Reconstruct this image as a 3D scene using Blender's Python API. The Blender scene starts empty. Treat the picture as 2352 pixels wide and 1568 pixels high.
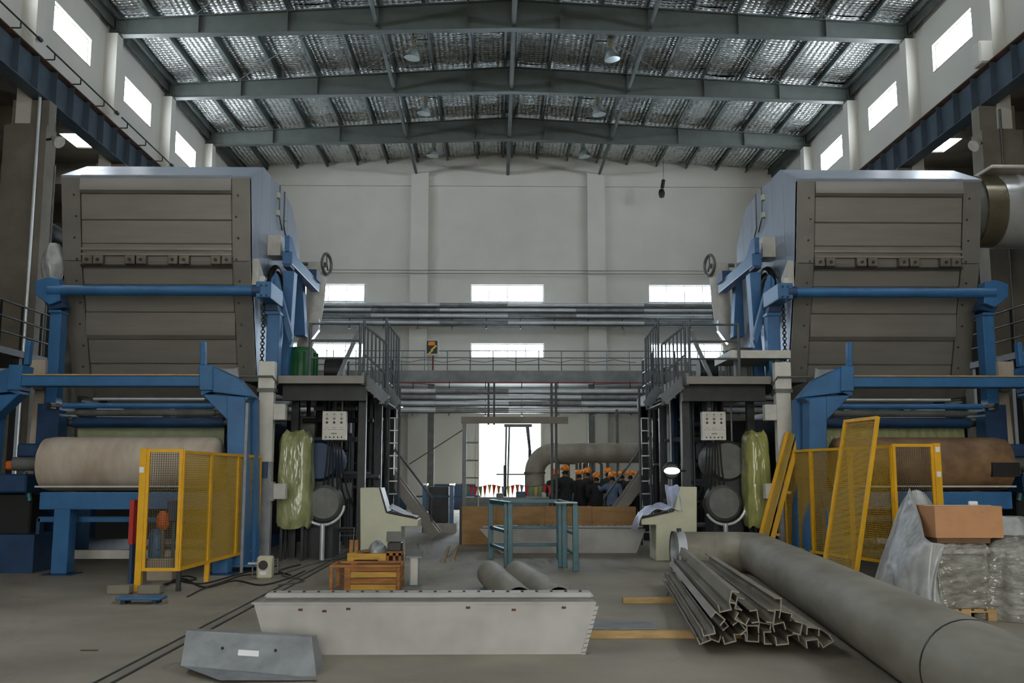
import bpy, bmesh, math, random
from mathutils import Vector, Matrix
random.seed(7)
SC = bpy.context.scene
COL = SC.collection
# ------------------------------------------------------------------ camera
FPX, CAMH = 2290.0, 1.65
TH = math.atan(306 / FPX)
PS = math.atan(37 * math.cos(TH) / FPX)
cam = bpy.data.cameras.new('camera'); camo = bpy.data.objects.new('camera', cam); COL.objects.link(camo)
cam.sensor_width = 36.0; cam.lens = FPX / 2352 * 36; cam.clip_end = 300
camo.location = (0, 0, CAMH); camo.rotation_euler = (math.pi / 2 + TH, 0, -PS)
SC.camera = camo
# ------------------------------------------------------------------ view, world, large lights
vs = SC.view_settings
vs.view_transform = 'Standard'; vs.look = 'None'; vs.gamma = 1.0; vs.exposure = -0.08; vs.use_curve_mapping = False
W = bpy.data.worlds.new('overcast_sky'); SC.world = W; W.use_nodes = True
bg = W.node_tree.nodes['Background']; bg.inputs[0].default_value = (0.86, 0.94, 1.0, 1); bg.inputs[1].default_value = 4.0
cy = SC.cycles; cy.use_adaptive_sampling = True; cy.adaptive_threshold = 0.09; cy.adaptive_min_samples = 12; cy.max_bounces = 4; cy.diffuse_bounces = 3; cy.glossy_bounces = 2; cy.transmission_bounces = 2; cy.caustics_reflective = False; cy.caustics_refractive = False
WINDOW_STRENGTH = 50.0
BACK_WINDOW_STRENGTH = 20.0

def area(name, loc, rot, sx, sy, power, color):
    l = bpy.data.lights.new(name, 'AREA'); l.shape = 'RECTANGLE'; l.size = sx; l.size_y = sy
    l.energy = power; l.color = color
    o = bpy.data.objects.new(name, l); COL.objects.link(o); o.location = loc; o.rotation_euler = rot
    return o
# daylight entering the hall through the open gate in the wall behind the photographer
area('gate_daylight', (0.57, -13.4, 4.6), (math.radians(90), 0, 0), 14, 8, 2100, (1.0, 0.93, 0.80))
# daylight through the open loading door in the far wall
area('door_daylight', (0.65, 48.3, 2.3), (math.radians(-90), 0, 0), 2.9, 3.4, 900, (0.85, 0.94, 1.0))
# ------------------------------------------------------------------ pixel to place
_c, _s, _cp, _sp = math.cos(TH), math.sin(TH), math.cos(PS), math.sin(PS)
_f = Vector((_sp * _c, _cp * _c, _s)); _r = Vector((_cp, -_sp, 0)); _u = Vector((-_sp * _s, -_cp * _s, _c))
def ray(u, v): return _f + _r * ((u - 1176) / FPX) + _u * ((784 - v) / FPX)
def P(u, v, Y):
    d = ray(u, v); t = Y / d.y; return Vector((d.x * t, Y, CAMH + d.z * t))
def F(u, v, z=0.0):
    d = ray(u, v); t = (z - CAMH) / d.z; return Vector((d.x * t, d.y * t, z))
AX = 0.57                      # the hall's long axis
XL, XR = AX - 13.5, AX + 13.5  # inner faces of the side walls
YB = 48.5                      # far wall
COLY = [31.78 + 5.57 * k for k in range(-8, 4)]
# ------------------------------------------------------------------ materials
def lin(c):
    o = []
    for x in c:
        x /= 255.0
        o.append(x / 12.92 if x <= 0.04045 else ((x + 0.055) / 1.055) ** 2.4)
    return tuple(o) + (1.0,)
MATS = {}
def mat(name, c, rough=0.6, metal=0.0, var=0.18, scale=3.0, bump=0.0, bscale=30.0, c2=None, stretch=None, emit=0.0, trans=0.0, spec=0.5, coat=0.0):
    m = bpy.data.materials.new(name); m.use_nodes = True
    nt = m.node_tree; b = nt.nodes['Principled BSDF']
    b.inputs['Roughness'].default_value = rough; b.inputs['Metallic'].default_value = metal
    b.inputs['Specular IOR Level'].default_value = spec
    base = lin(c)
    tc = nt.nodes.new('ShaderNodeTexCoord'); mp = nt.nodes.new('ShaderNodeMapping')
    nt.links.new(tc.outputs['Object'], mp.inputs['Vector'])
    if stretch: mp.inputs['Scale'].default_value = stretch
    if var or c2:
        n = nt.nodes.new('ShaderNodeTexNoise'); n.inputs['Scale'].default_value = scale; n.inputs['Detail'].default_value = 3
        n.inputs['Roughness'].default_value = 0.62
        nt.links.new(mp.outputs[0], n.inputs['Vector'])
        r = nt.nodes.new('ShaderNodeValToRGB'); r.color_ramp.elements[0].position = 0.33; r.color_ramp.elements[1].position = 0.68
        if c2: d = lin(c2)
        else: d = tuple(x * (1 - 2 * var) for x in base[:3]) + (1,)
        r.color_ramp.elements[0].color = d
        r.color_ramp.elements[1].color = base
        nt.links.new(n.outputs['Fac'], r.inputs['Fac']); nt.links.new(r.outputs[0], b.inputs['Base Color'])
    else:
        b.inputs['Base Color'].default_value = base
    if bump:
        n2 = nt.nodes.new('ShaderNodeTexNoise'); n2.inputs['Scale'].default_value = bscale; n2.inputs['Detail'].default_value = 1
        nt.links.new(mp.outputs[0], n2.inputs['Vector'])
        bp = nt.nodes.new('ShaderNodeBump'); bp.inputs['Strength'].default_value = bump; bp.inputs['Distance'].default_value = 0.02
        nt.links.new(n2.outputs['Fac'], bp.inputs['Height']); nt.links.new(bp.outputs[0], b.inputs['Normal'])
    if emit:
        b.inputs['Emission Color'].default_value = base; b.inputs['Emission Strength'].default_value = emit
    if trans:
        b.inputs['Transmission Weight'].default_value = trans
    if coat: b.inputs['Coat Weight'].default_value = coat
    MATS[name] = m
    return m
mat('floor', (156, 148, 132), 0.6, 0, 0.16, 0.45, 0.15, 25, c2=(122, 116, 103))
mat('wall', (206, 205, 196), 0.75, 0, 0.04, 0.5)
mat('concrete', (132, 126, 114), 0.85, 0, 0.15, 1.2, 0.15, 20)
mat('roof_steel', (80, 88, 84), 0.55, 0, 0.1, 2)
mat('purlin_steel', (80, 90, 87), 0.5, 0, 0.1, 2)
mat('girder_steel', (70, 86, 98), 0.5, 0, 0.15, 1.5)
mat('rust', (96, 62, 44), 0.8, 0, 0.25, 4)
mat('stainless', (130, 126, 118), 0.42, 0.2, 0.1, 1.6, 0.06, 60, stretch=(0.3, 1, 2.5))
mat('stainless_trim', (121, 118, 110), 0.45, 0.2, 0.12, 1.2)
mat('stainless_side', (150, 162, 176), 0.35, 0.25, 0.1, 1.0, 0.03, 12, stretch=(1, 1, 0.15))
mat('latch_steel', (110, 104, 92), 0.5, 0.3, 0.2, 4)
mat('blue', (48, 104, 152), 0.42, 0, 0.12, 2.5, spec=0.5)
mat('blue_dark', (24, 62, 100), 0.5, 0, 0.2, 3)
mat('yellow', (228, 172, 10), 0.45, 0, 0.1, 3)
mat('mesh_yellow', (176, 142, 36), 0.5, 0, 0.0)
mat('mesh_dark', (92, 78, 48), 0.6, 0, 0.0)
mat('white_paint', (205, 203, 192), 0.45, 0, 0.08, 3)
mat('offwhite', (196, 194, 184), 0.5, 0, 0.1, 5)
mat('panel_white', (172, 171, 166), 0.55, 0, 0.08, 1.3, 0.05, 8, c2=(148, 146, 140))
mat('cream', (196, 196, 170), 0.55, 0, 0.06, 2)
mat('galv', (140, 144, 146), 0.42, 0.15, 0.18, 3.5, 0.08, 10)
mat('duct_grey', (150, 146, 134), 0.62, 0.08, 0.16, 2.5, 0.1, 14, stretch=(1, 0.25, 1), c2=(122, 116, 102))
mat('dull_steel', (104, 106, 102), 0.5, 0.2, 0.2, 3)
mat('dark_steel', (46, 50, 50), 0.5, 0.4, 0.25, 3)
mat('black', (18, 20, 20), 0.5, 0, 0.2, 3)
mat('rubber', (24, 24, 26), 0.7, 0, 0.1, 4)
mat('silver', (206, 208, 208), 0.25, 0.45, 0.06, 2, 0.12, 6)
mat('pipe_silver', (204, 210, 214), 0.3, 0.25, 0.12, 1.2, 0.2, 5)
mat('brass_band', (122, 114, 92), 0.3, 0.4, 0.15, 3)
mat('wood', (176, 118, 56), 0.7, 0, 0.2, 4, 0.15, 18, stretch=(0.6, 4, 4), c2=(128, 82, 38))
mat('wood_yellow', (204, 158, 66), 0.7, 0, 0.18, 4, 0.1, 18, stretch=(0.6, 4, 4))
mat('wood_light', (186, 154, 102), 0.75, 0, 0.18, 4, 0.1, 18, stretch=(0.8, 4, 4))
mat('plywood', (172, 134, 86), 0.7, 0, 0.15, 3, 0.05, 12, stretch=(0.6, 2, 2), c2=(146, 110, 68))
mat('carton', (190, 140, 98), 0.75, 0, 0.06, 5)
mat('beige_roll', (184, 174, 158), 0.6, 0, 0.14, 1.6, 0.06, 6, c2=(158, 142, 124), stretch=(1.6, 0.6, 0.6))
mat('brown_roll', (140, 110, 76), 0.55, 0, 0.2, 2, 0.06, 6, c2=(92, 66, 42))
mat('felt_green', (150, 158, 124), 0.7, 0, 0.12, 3)
mat("teal", (34, 94, 104), 0.42, 0, 0.15, 4)
mat('green', (24, 92, 48), 0.5, 0, 0.2, 4)
mat('rail_grey', (86, 94, 98), 0.45, 0.15, 0.15, 4)
mat('slab', (136, 140, 138), 0.8, 0, 0.18, 1.2)
mat('red', (176, 40, 28), 0.5, 0, 0.1, 4)
mat('red_line', (120, 40, 40), 0.6, 0, 0.1, 4)
mat('orange', (222, 100, 24), 0.5, 0, 0.1, 4)
mat('helmet', (236, 136, 20), 0.35, 0, 0.05, 5)
mat('skin', (150, 104, 78), 0.6, 0, 0.05, 5)
mat('jacket_black', (22, 24, 25), 0.8, 0, 0.2, 8)
mat('jacket_green', (30, 40, 36), 0.8, 0, 0.2, 8)
mat('jacket_blue', (92, 112, 140), 0.8, 0, 0.12, 8)
mat('trouser', (28, 32, 40), 0.8, 0, 0.2, 8)
mat('hair', (16, 14, 13), 0.6, 0, 0.1, 8)
mat('paper', (216, 214, 226), 0.6, 0, 0.04, 8)
mat('film', (156, 156, 148), 0.16, 0, 0.2, 5, 0.9, 11, c2=(112, 110, 100), stretch=(1, 1, 2.5))
mat('film_white', (168, 170, 168), 0.3, 0, 0.16, 4, 0.8, 8)
mat('film_blue', (190, 198, 222), 0.35, 0, 0.15, 6, 0.8, 9)
mat('film_yellow', (168, 166, 92), 0.22, 0, 0.25, 4, 0.8, 7, c2=(136, 138, 88), stretch=(2, 2, 0.7))
mat('film_olive', (168, 172, 128), 0.2, 0, 0.2, 3, 0.8, 7, c2=(124, 128, 84), stretch=(2, 2, 0.7))
mat('label_white', (224, 224, 226), 0.5, 0, 0.0)
mat('sign_orange', (232, 140, 30), 0.5, 0, 0.0)
mat('sign_yellow', (226, 190, 70), 0.5, 0, 0.0)
mat('ink', (44, 42, 40), 0.6, 0, 0.0)
mat('ink_soft', (126, 118, 108), 0.6, 0, 0.0)
mat('dial_grey', (90, 86, 82), 0.4, 0.2, 0.0)
mat('flag_red', (214, 56, 46), 0.7, 0, 0.05, 6)
mat('flag_yellow', (206, 190, 70), 0.7, 0, 0.05, 6)
mat('flag_green', (120, 160, 90), 0.7, 0, 0.05, 6)
mat('flag_blue', (120, 140, 180), 0.7, 0, 0.05, 6)
mat('flag_orange', (226, 120, 50), 0.7, 0, 0.05, 6)
mat('dado', (58, 82, 110), 0.6, 0, 0.1, 2)
mat('asphalt', (150, 150, 146), 0.9, 0, 0.1, 1)
mat('daylight', (236, 243, 252), 0.5, 0, 0.0, emit=WINDOW_STRENGTH)
mat('daylight_back', (216, 236, 255), 0.5, 0, 0.0, emit=BACK_WINDOW_STRENGTH)
mat('lamp_glow', (255, 255, 250), 0.5, 0, 0.0, emit=8.0)
mat('lamp_glass', (190, 204, 204), 0.15, 0.3, 0.1, 8)
mat('rope', (88, 84, 76), 0.9, 0, 0.1, 8)
mat('cardboard_dark', (110, 84, 62), 0.8, 0, 0.1, 5)
# bubble foil under the roof sheets
def foil():
    m = bpy.data.materials.new('bubble_foil'); m.use_nodes = True; nt = m.node_tree; b = nt.nodes['Principled BSDF']
    b.inputs['Base Color'].default_value = lin((208, 211, 208)); b.inputs['Metallic'].default_value = 0.75; b.inputs['Roughness'].default_value = 0.3
    tc = nt.nodes.new('ShaderNodeTexCoord'); mp = nt.nodes.new('ShaderNodeMapping')
    nt.links.new(tc.outputs['Object'], mp.inputs['Vector'])
    mp.inputs['Scale'].default_value = (5.2, 5.2, 0.4)
    v = nt.nodes.new('ShaderNodeTexVoronoi'); v.voronoi_dimensions = '2D'; v.feature = 'F1'; v.inputs['Scale'].default_value = 1.0; v.inputs['Randomness'].default_value = 0.12
    nt.links.new(mp.outputs[0], v.inputs['Vector'])
    n = nt.nodes.new('ShaderNodeTexNoise'); n.inputs['Scale'].default_value = 0.35
    nt.links.new(mp.outputs[0], n.inputs['Vector'])
    ad = nt.nodes.new('ShaderNodeMath'); ad.operation = 'ADD'
    nt.links.new(v.outputs['Distance'], ad.inputs[0]); nt.links.new(n.outputs['Fac'], ad.inputs[1])
    bp = nt.nodes.new('ShaderNodeBump'); bp.inputs['Strength'].default_value = 1.0; bp.inputs['Distance'].default_value = 0.14; bp.invert = True
    nt.links.new(ad.outputs[0], bp.inputs['Height']); nt.links.new(bp.outputs[0], b.inputs['Normal'])
    MATS['foil'] = m
foil()
# ------------------------------------------------------------------ mesh helpers
ORG = {}
def org(o): return ORG.get(o.name, Vector((0, 0, 0)))
class MB:
    def __init__(s): s.v = []; s.f = []
    def add(s, vs, fs):
        n = len(s.v); s.v += [Vector(p) for p in vs]; s.f += [tuple(i + n for i in q) for q in fs]; return s
    def box(s, x0, x1, y0, y1, z0, z1):
        if x0 > x1: x0, x1 = x1, x0
        if y0 > y1: y0, y1 = y1, y0
        if z0 > z1: z0, z1 = z1, z0
        return s.add([(x0, y0, z0), (x1, y0, z0), (x1, y1, z0), (x0, y1, z0), (x0, y0, z1), (x1, y0, z1), (x1, y1, z1), (x0, y1, z1)],
                     [(0, 3, 2, 1), (4, 5, 6, 7), (0, 1, 5, 4), (1, 2, 6, 5), (2, 3, 7, 6), (3, 0, 4, 7)])
    def obb(s, c, size, rot=None):
        c = Vector(c); R = rot or Matrix.Identity(3); h = [q / 2 for q in size]
        vs = [c + R @ Vector((sx * h[0], sy * h[1], sz * h[2])) for sz in (-1, 1) for sx, sy in ((-1, -1), (1, -1), (1, 1), (-1, 1))]
        return s.add(vs, [(0, 3, 2, 1), (4, 5, 6, 7), (0, 1, 5, 4), (1, 2, 6, 5), (2, 3, 7, 6), (3, 0, 4, 7)])
    def bar(s, p, q, w, h, up=(0, 0, 1)):
        p = Vector(p); q = Vector(q); d = (q - p); L = d.length; d.normalize(); up = Vector(up)
        if abs(d.dot(up)) > 0.98: up = Vector((0, 1, 0))
        sx = d.cross(up).normalized(); uz = sx.cross(d).normalized()
        return s.obb((p + q) / 2, (L, w, h), Matrix((d, -sx, uz)).transposed())
    def tube(s, pts, r, n=10, cap=True):
        pts = [Vector(p) for p in pts]; k = len(pts); rs = r if isinstance(r, (list, tuple)) else [r] * k
        tang = []
        for i in range(k):
            a = pts[max(i - 1, 0)]; b = pts[min(i + 1, k - 1)]; tang.append((b - a).normalized())
        t = tang[0]; a = Vector((0, 0, 1)) if abs(t.z) < 0.9 else Vector((1, 0, 0)); nrm = (a - t * a.dot(t)).normalized()
        vs = []; fs = []
        for i in range(k):
            t = tang[i]; nrm = (nrm - t * nrm.dot(t)).normalized(); bi = t.cross(nrm)
            for j in range(n):
                an = 2 * math.pi * j / n; vs.append(pts[i] + (nrm * math.cos(an) + bi * math.sin(an)) * rs[i])
        for i in range(k - 1):
            for j in range(n):
                j2 = (j + 1) % n; fs.append((i * n + j, i * n + j2, (i + 1) * n + j2, (i + 1) * n + j))
        if cap:
            fs.append(tuple(range(n))[::-1]); fs.append(tuple((k - 1) * n + j for j in range(n)))
        return s.add(vs, fs)
    def pipe_open(s, p, q, r, wall, n=24):           # a hollow pipe with open ends
        p = Vector(p); q = Vector(q); t = (q - p).normalized(); a = Vector((0, 0, 1)); nrm = (a - t * a.dot(t)).normalized(); bi = t.cross(nrm)
        vs = []; fs = []
        for c, rr in ((p, r), (q, r), (q, r - wall), (p, r - wall)):
            for j in range(n):
                an = 2 * math.pi * j / n; vs.append(c + (nrm * math.cos(an) + bi * math.sin(an)) * rr)
        for i in range(4):
            for j in range(n):
                j2 = (j + 1) % n; i2 = (i + 1) % 4; fs.append((i * n + j, i * n + j2, i2 * n + j2, i2 * n + j))
        return s.add(vs, fs)
    def prism(s, poly, axis, a0, a1):
        def mk(p, a): return {'y': (p[0], a, p[1]), 'x': (a, p[0], p[1]), 'z': (p[0], p[1], a)}[axis]
        n = len(poly); vs = [mk(p, a0) for p in poly] + [mk(p, a1) for p in poly]
        fs = [tuple(range(n)), tuple(range(2 * n - 1, n - 1, -1))] + [(i, i + n, (i + 1) % n + n, (i + 1) % n) for i in range(n)]
        return s.add(vs, fs)
    def lathe(s, prof, c, axis=(0, 0, 1), n=20):
        c = Vector(c); ax = Vector(axis).normalized(); a = Vector((1, 0, 0)) if abs(ax.x) < 0.9 else Vector((0, 1, 0))
        e1 = (a - ax * a.dot(ax)).normalized(); e2 = ax.cross(e1); vs = []; fs = []; k = len(prof)
        for r, h in prof:
            for j in range(n):
                an = 2 * math.pi * j / n; vs.append(c + ax * h + (e1 * math.cos(an) + e2 * math.sin(an)) * max(r, 1e-4))
        for i in range(k - 1):
            for j in range(n):
                j2 = (j + 1) % n; fs.append((i * n + j, i * n + j2, (i + 1) * n + j2, (i + 1) * n + j))
        return s.add(vs, fs)
    def ring(s, c, axis, R, r, n=24, m=8):
        c = Vector(c); ax = Vector(axis).normalized(); a = Vector((0, 0, 1)) if abs(ax.z) < 0.9 else Vector((1, 0, 0))
        e1 = (a - ax * a.dot(ax)).normalized(); e2 = ax.cross(e1); vs = []; fs = []
        for i in range(n):
            t = 2 * math.pi * i / n; d = e1 * math.cos(t) + e2 * math.sin(t)
            for j in range(m):
                q = 2 * math.pi * j / m; vs.append(c + d * (R + r * math.cos(q)) + ax * (r * math.sin(q)))
        for i in range(n):
            for j in range(m):
                fs.append((i * m + j, ((i + 1) % n) * m + j, ((i + 1) % n) * m + (j + 1) % m, i * m + (j + 1) % m))
        return s.add(vs, fs)
    def grid(s, fn, nu, nv):
        vs = [fn(i / nu, j / nv) for j in range(nv + 1) for i in range(nu + 1)]
        fs = [(j * (nu + 1) + i, j * (nu + 1) + i + 1, (j + 1) * (nu + 1) + i + 1, (j + 1) * (nu + 1) + i) for j in range(nv) for i in range(nu)]
        return s.add(vs, fs)
    def build(s, name, m, parent=None, smooth=None, origin=None, bevel=0.0, recalc=True):
        me = bpy.data.meshes.new(name)
        lo = [min(p[i] for p in s.v) for i in range(3)]; hi = [max(p[i] for p in s.v) for i in range(3)]
        if parent is None:
            o0 = Vector(origin) if origin else Vector(((lo[0] + hi[0]) / 2, (lo[1] + hi[1]) / 2, lo[2]))
        else: o0 = org(parent)
        me.from_pydata([p - o0 for p in s.v], [], s.f); me.update()
        if recalc:
            bm = bmesh.new(); bm.from_mesh(me); bmesh.ops.recalc_face_normals(bm, faces=bm.faces); bm.to_mesh(me); bm.free()
        if smooth is not None:
            for p in me.polygons: p.use_smooth = True
            me.set_sharp_from_angle(angle=math.radians(smooth))
        me.materials.append(MATS[m] if isinstance(m, str) else m)
        o = bpy.data.objects.new(name, me); COL.objects.link(o)
        if parent is None: o.location = o0
        else: o.parent = parent
        ORG[o.name] = o0.copy()
        if bevel:
            b = o.modifiers.new('edge', 'BEVEL'); b.width = bevel; b.segments = 1; b.limit_method = 'ANGLE'
        return o
def tag(o, label, cat=None, group=None, kind=None):
    o['label'] = label
    if cat: o['category'] = cat
    if group: o['group'] = group
    if kind: o['kind'] = kind
    return o
def thing(name, label, cat, loc, group=None, kind=None):
    o = bpy.data.objects.new(name, None); COL.objects.link(o); o.location = loc; o.empty_display_size = 0.1
    ORG[o.name] = Vector(loc); return tag(o, label, cat, group, kind)
def inst(src, d, parent=None):
    """copy of a part, shifted by d"""
    o = src.copy(); COL.objects.link(o); o.parent = parent or src.parent
    o.location = src.location + Vector(d); ORG[o.name] = org(src).copy(); return o
def cyl(p, q, r, n=12): return MB().tube([p, q], r, n)
def arc(c, r, a0, a1, e1, e2, n=8):
    c = Vector(c); e1 = Vector(e1); e2 = Vector(e2)
    return [c + (e1 * math.cos(a0 + (a1 - a0) * i / n) + e2 * math.sin(a0 + (a1 - a0) * i / n)) * r for i in range(n + 1)]
# ================================================================== THE SETTING
def holed(axis, a0, a1, b0, b1, holes, t0, t1):
    """wall slab with rectangular holes; axis 'x': plane x=const, (a,b)=(y,z); axis 'y': plane y=const, (a,b)=(x,z)"""
    A = sorted({a0, a1, *[h[i] for h in holes for i in (0, 1)]}); B = sorted({b0, b1, *[h[i] for h in holes for i in (2, 3)]})
    m = MB()
    for j in range(len(B) - 1):
        run = None
        for i in range(len(A)):
            solid = i < len(A) - 1 and not any(h[0] <= (A[i] + A[i + 1]) / 2 <= h[1] and h[2] <= (B[j] + B[j + 1]) / 2 <= h[3] for h in holes)
            if solid and run is None: run = A[i]
            if not solid and run is not None:
                if axis == 'x': m.box(t0, t1, run, A[i], B[j], B[j + 1])
                else: m.box(run, A[i], t0, t1, B[j], B[j + 1])
                run = None
    return m
fl = MB().box(-19.5, 20.6, -14.5, YB + 0.3, -0.3, 0).build('floor', 'floor'); tag(fl, 'dusty grey concrete factory floor', 'floor', kind='structure')
yd = MB().box(-40, 40, YB + 0.3, YB + 60, -0.35, -0.05).build('ground', 'asphalt'); tag(yd, 'bright paved yard outside the loading door', 'ground', kind='structure')
yd2 = MB().box(-40, 40, -60, -14.5, -0.35, -0.05).build('ground', 'asphalt'); tag(yd2, 'paved yard outside the front gate behind the viewer', 'ground', kind='structure')
# side walls above the crane rails, with a window in every bay
WIN = [(29.15 + 5.57 * k - 1.32, 29.15 + 5.57 * k + 1.32) for k in range(-7, 3)]
nwin = 0
ORD = ['nearest', 'second', 'farthest']
def make_window(axis, a0, a1, b0, b1, face, depth, label, m='daylight', mull=(), sash=0.05):
    """face: inner wall face; depth: signed recess direction"""
    global nwin; nwin += 1
    def bx(mb, p0, p1, q0, q1, d0, d1):
        if axis == 'x': return mb.box(face + depth * d0, face + depth * d1, p0, p1, q0, q1)
        return mb.box(p0, p1, face + depth * d0, face + depth * d1, q0, q1)
    ctr = ((a0 + a1) / 2)
    loc = (face, ctr, b0) if axis == 'x' else (ctr, face, b0)
    r = thing('window_%d' % nwin, label, 'window', loc, kind='structure')
    bx(MB(), a0, a1, b0, b1, 0.16, 0.18).build('pane', m, r)
    fr = MB()
    bx(fr, a0, a1, b0, b0 + sash, 0.1, 0.16); bx(fr, a0, a1, b1 - sash, b1, 0.1, 0.16)
    bx(fr, a0, a0 + sash, b0 + sash, b1 - sash, 0.1, 0.16); bx(fr, a1 - sash, a1, b0 + sash, b1 - sash, 0.1, 0.16)
    fr.build('window_frame', 'white_paint', r)
    for q in mull:
        bx(MB(), q - 0.02, q + 0.02, b0 + sash, b1 - sash, 0.11, 0.16).build('mullion', 'white_paint', r)
    bx(MB(), a0, a1, b0 - 0.03, b0, -0.02, 0.1).build('sill', 'wall', r)
    return r
for side, face, dep, nm in (('left', XL, -1, 'left'), ('right', XR, 1, 'right')):
    holes = [(a, b, 14.5, 15.4) for a, b in WIN]
    w = holed('x', -14.2, YB, 12.3, 17.4, holes, face, face + dep * 0.3).build('wall_' + side, 'wall')
    tag(w, 'tall white wall above the crane rail on the %s' % nm, 'wall', kind='structure')
    for k, (a, b) in enumerate(WIN):
        if k < 7: lb = 'high window behind the viewer on the %s wall, number %s from the back gate' % (nm, ['one', 'two', 'three', 'four', 'five', 'six', 'seven'][k])
        else: lb = '%s high bright window in the %s wall' % (ORD[k - 7], nm)
        make_window('x', a, b, 14.5, 15.4, face, dep, lb)
    # upper and lower columns
    for k, y in enumerate(COLY):
        if y < 14: continue
        sgn = -dep
        c = MB().box(face, face + sgn * 0.4, y - 0.25, y + 0.25, 11.0, 16.13).build('pilaster', 'wall', w)
        lo = MB().box(face - sgn * 0.25, face + sgn * 0.88, y - 0.3, y + 0.3, 0, 10.95)
        lo.box(face - sgn * 0.1, face + sgn * 0.88, y - 0.22, y + 0.22, 10.95, 11.66)
        o = lo.build('concrete_column', 'concrete')
        tag(o, 'grey concrete crane column with corbel, %s along the %s side' % ({20.64: 'just out of frame', 26.21: 'nearest in view', 31.78: 'second', 37.35: 'third', 42.92: 'fourth', 48.49: 'last', 15.07: 'beside the machine'}[round(y, 2)], nm), 'column', 'crane columns', kind='structure')
    # outer aisle wall and roof
    ow = MB().box(face + dep * 6.2, face + dep * 6.5, -14.2, YB + 0.3, 0, 12.9).build('wall_aisle_' + side, 'concrete')
    tag(ow, 'dim outer wall of the %s aisle' % nm, 'wall', kind='structure')
    sk = [(30.2, 32.7)]
    ar = MB(); x0, x1 = face + dep * 0.3, face + dep * 6.5
    xs0, xs1 = face + dep * 0.5, face + dep * 1.24
    ar.box(x0, x1, -14.2, 31.35, 12.6, 12.9); ar.box(x0, x1, 32.8, YB + 0.3, 12.6, 12.9); ar.box(xs1, x1, 31.35, 32.8, 12.6, 12.9); ar.box(x0, xs0, 31.35, 32.8, 12.6, 12.9)
    o = ar.build('ceiling_aisle_' + side, 'concrete'); tag(o, 'dark low roof over the %s aisle' % nm, 'ceiling', kind='structure')
    for y in [q + 2.9 for q in COLY[4:10]]:
        MB().box(face + dep * 0.35, face + dep * 6.2, y - 0.2, y + 0.2, 11.85, 12.6).build('cross_beam', 'concrete', o)
    nwin += 1
    r = thing('window_%d' % nwin, 'bright skylight in the %s aisle roof below the crane girder' % nm, 'skylight', ((xs0 + xs1) / 2, 32, 12.7), kind='structure')
    MB().box(xs0, xs1, 31.35, 32.8, 12.7, 12.72).build('pane', 'daylight', r)
    fr = MB(); fr.box(xs0, xs1, 31.35, 31.4, 12.62, 12.7); fr.box(xs0, xs1, 32.75, 32.8, 12.62, 12.7); fr.build('window_frame', 'white_paint', r)
# far wall
wx = [(-10.1, -6.49), (-1.25, 2.35), (7.55, 11.15)]
strips = [(P(893, 940, YB).x, P(926, 940, YB).x), (P(1488, 940, YB).x, P(1541, 940, YB).x)]
sz0, sz1 = P(1500, 939, YB).z, P(1500, 932, YB).z
bh = [(a, b, 10.1, 10.97) for a, b in wx] + [(a, b, 7.32, 8.04) for a, b in wx] + [(a, b, sz0, sz1) for a, b in strips] + [(-0.87, 2.18, 0, 4.16)]
bw = holed('y', -19.5, 20.6, 0, 17.9, bh, YB, YB + 0.3).build('wall_back', 'wall'); tag(bw, 'white far end wall with two rows of windows', 'wall', kind='structure')
for a, b in ((-4.24, -3.37), (4.52, 5.39)): MB().box(a, b, YB - 0.35, YB, 0, 16.6).build('pilaster', 'wall', bw)
MB().box(XL, XR, YB - 0.12, YB, 15.95, 16.45).build('ring_beam', 'wall', bw)
MB().box(XL, -0.9, YB - 0.03, YB, 0, 1.2).build('dado', 'dado', bw); MB().box(2.2, XR, YB - 0.03, YB, 0, 1.2).build('dado', 'dado', bw)
for (a, b), n in zip(wx, ('left', 'middle', 'right')):
    make_window('y', a, b, 10.1, 10.97, YB, 1, 'wide bright window in the upper row of the far wall, %s' % n, 'daylight_back', mull=[a + (b - a) * q for q in (0.25, 0.5, 0.75)])
    make_window('y', a, b, 7.32, 8.04, YB, 1, 'wide bright window in the lower row of the far wall, %s' % n, 'daylight_back', mull=[a + (b - a) * q for q in (0.25, 0.5, 0.75)])
for (a, b), n in zip(strips, ('left', 'right')):
    make_window('y', a, b, sz0, sz1, YB, 1, 'small bright slot window low in the far wall on the %s' % n, 'daylight_back', sash=0.02)
# loading door: frame and folded leaf
dr = thing('door_1', 'open loading door in the far wall, bright outside', 'door', (0.65, YB, 0), kind='structure')
df = MB(); df.box(-0.97, -0.87, YB - 0.06, YB + 0.2, 0, 4.26); df.box(2.18, 2.28, YB - 0.06, YB + 0.2, 0, 4.26); df.box(-0.87, 2.18, YB - 0.06, YB + 0.2, 4.16, 4.26)
df.build('door_frame', 'white_paint', dr)
fw_ = holed('y', -19.5, 20.6, 0, 17.9, [(-6.4, 7.6, 0, 8.6)], -14.5, -14.2).build('wall_front', 'wall'); tag(fw_, 'front wall with open gate behind the viewer', 'wall', kind='structure')
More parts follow.
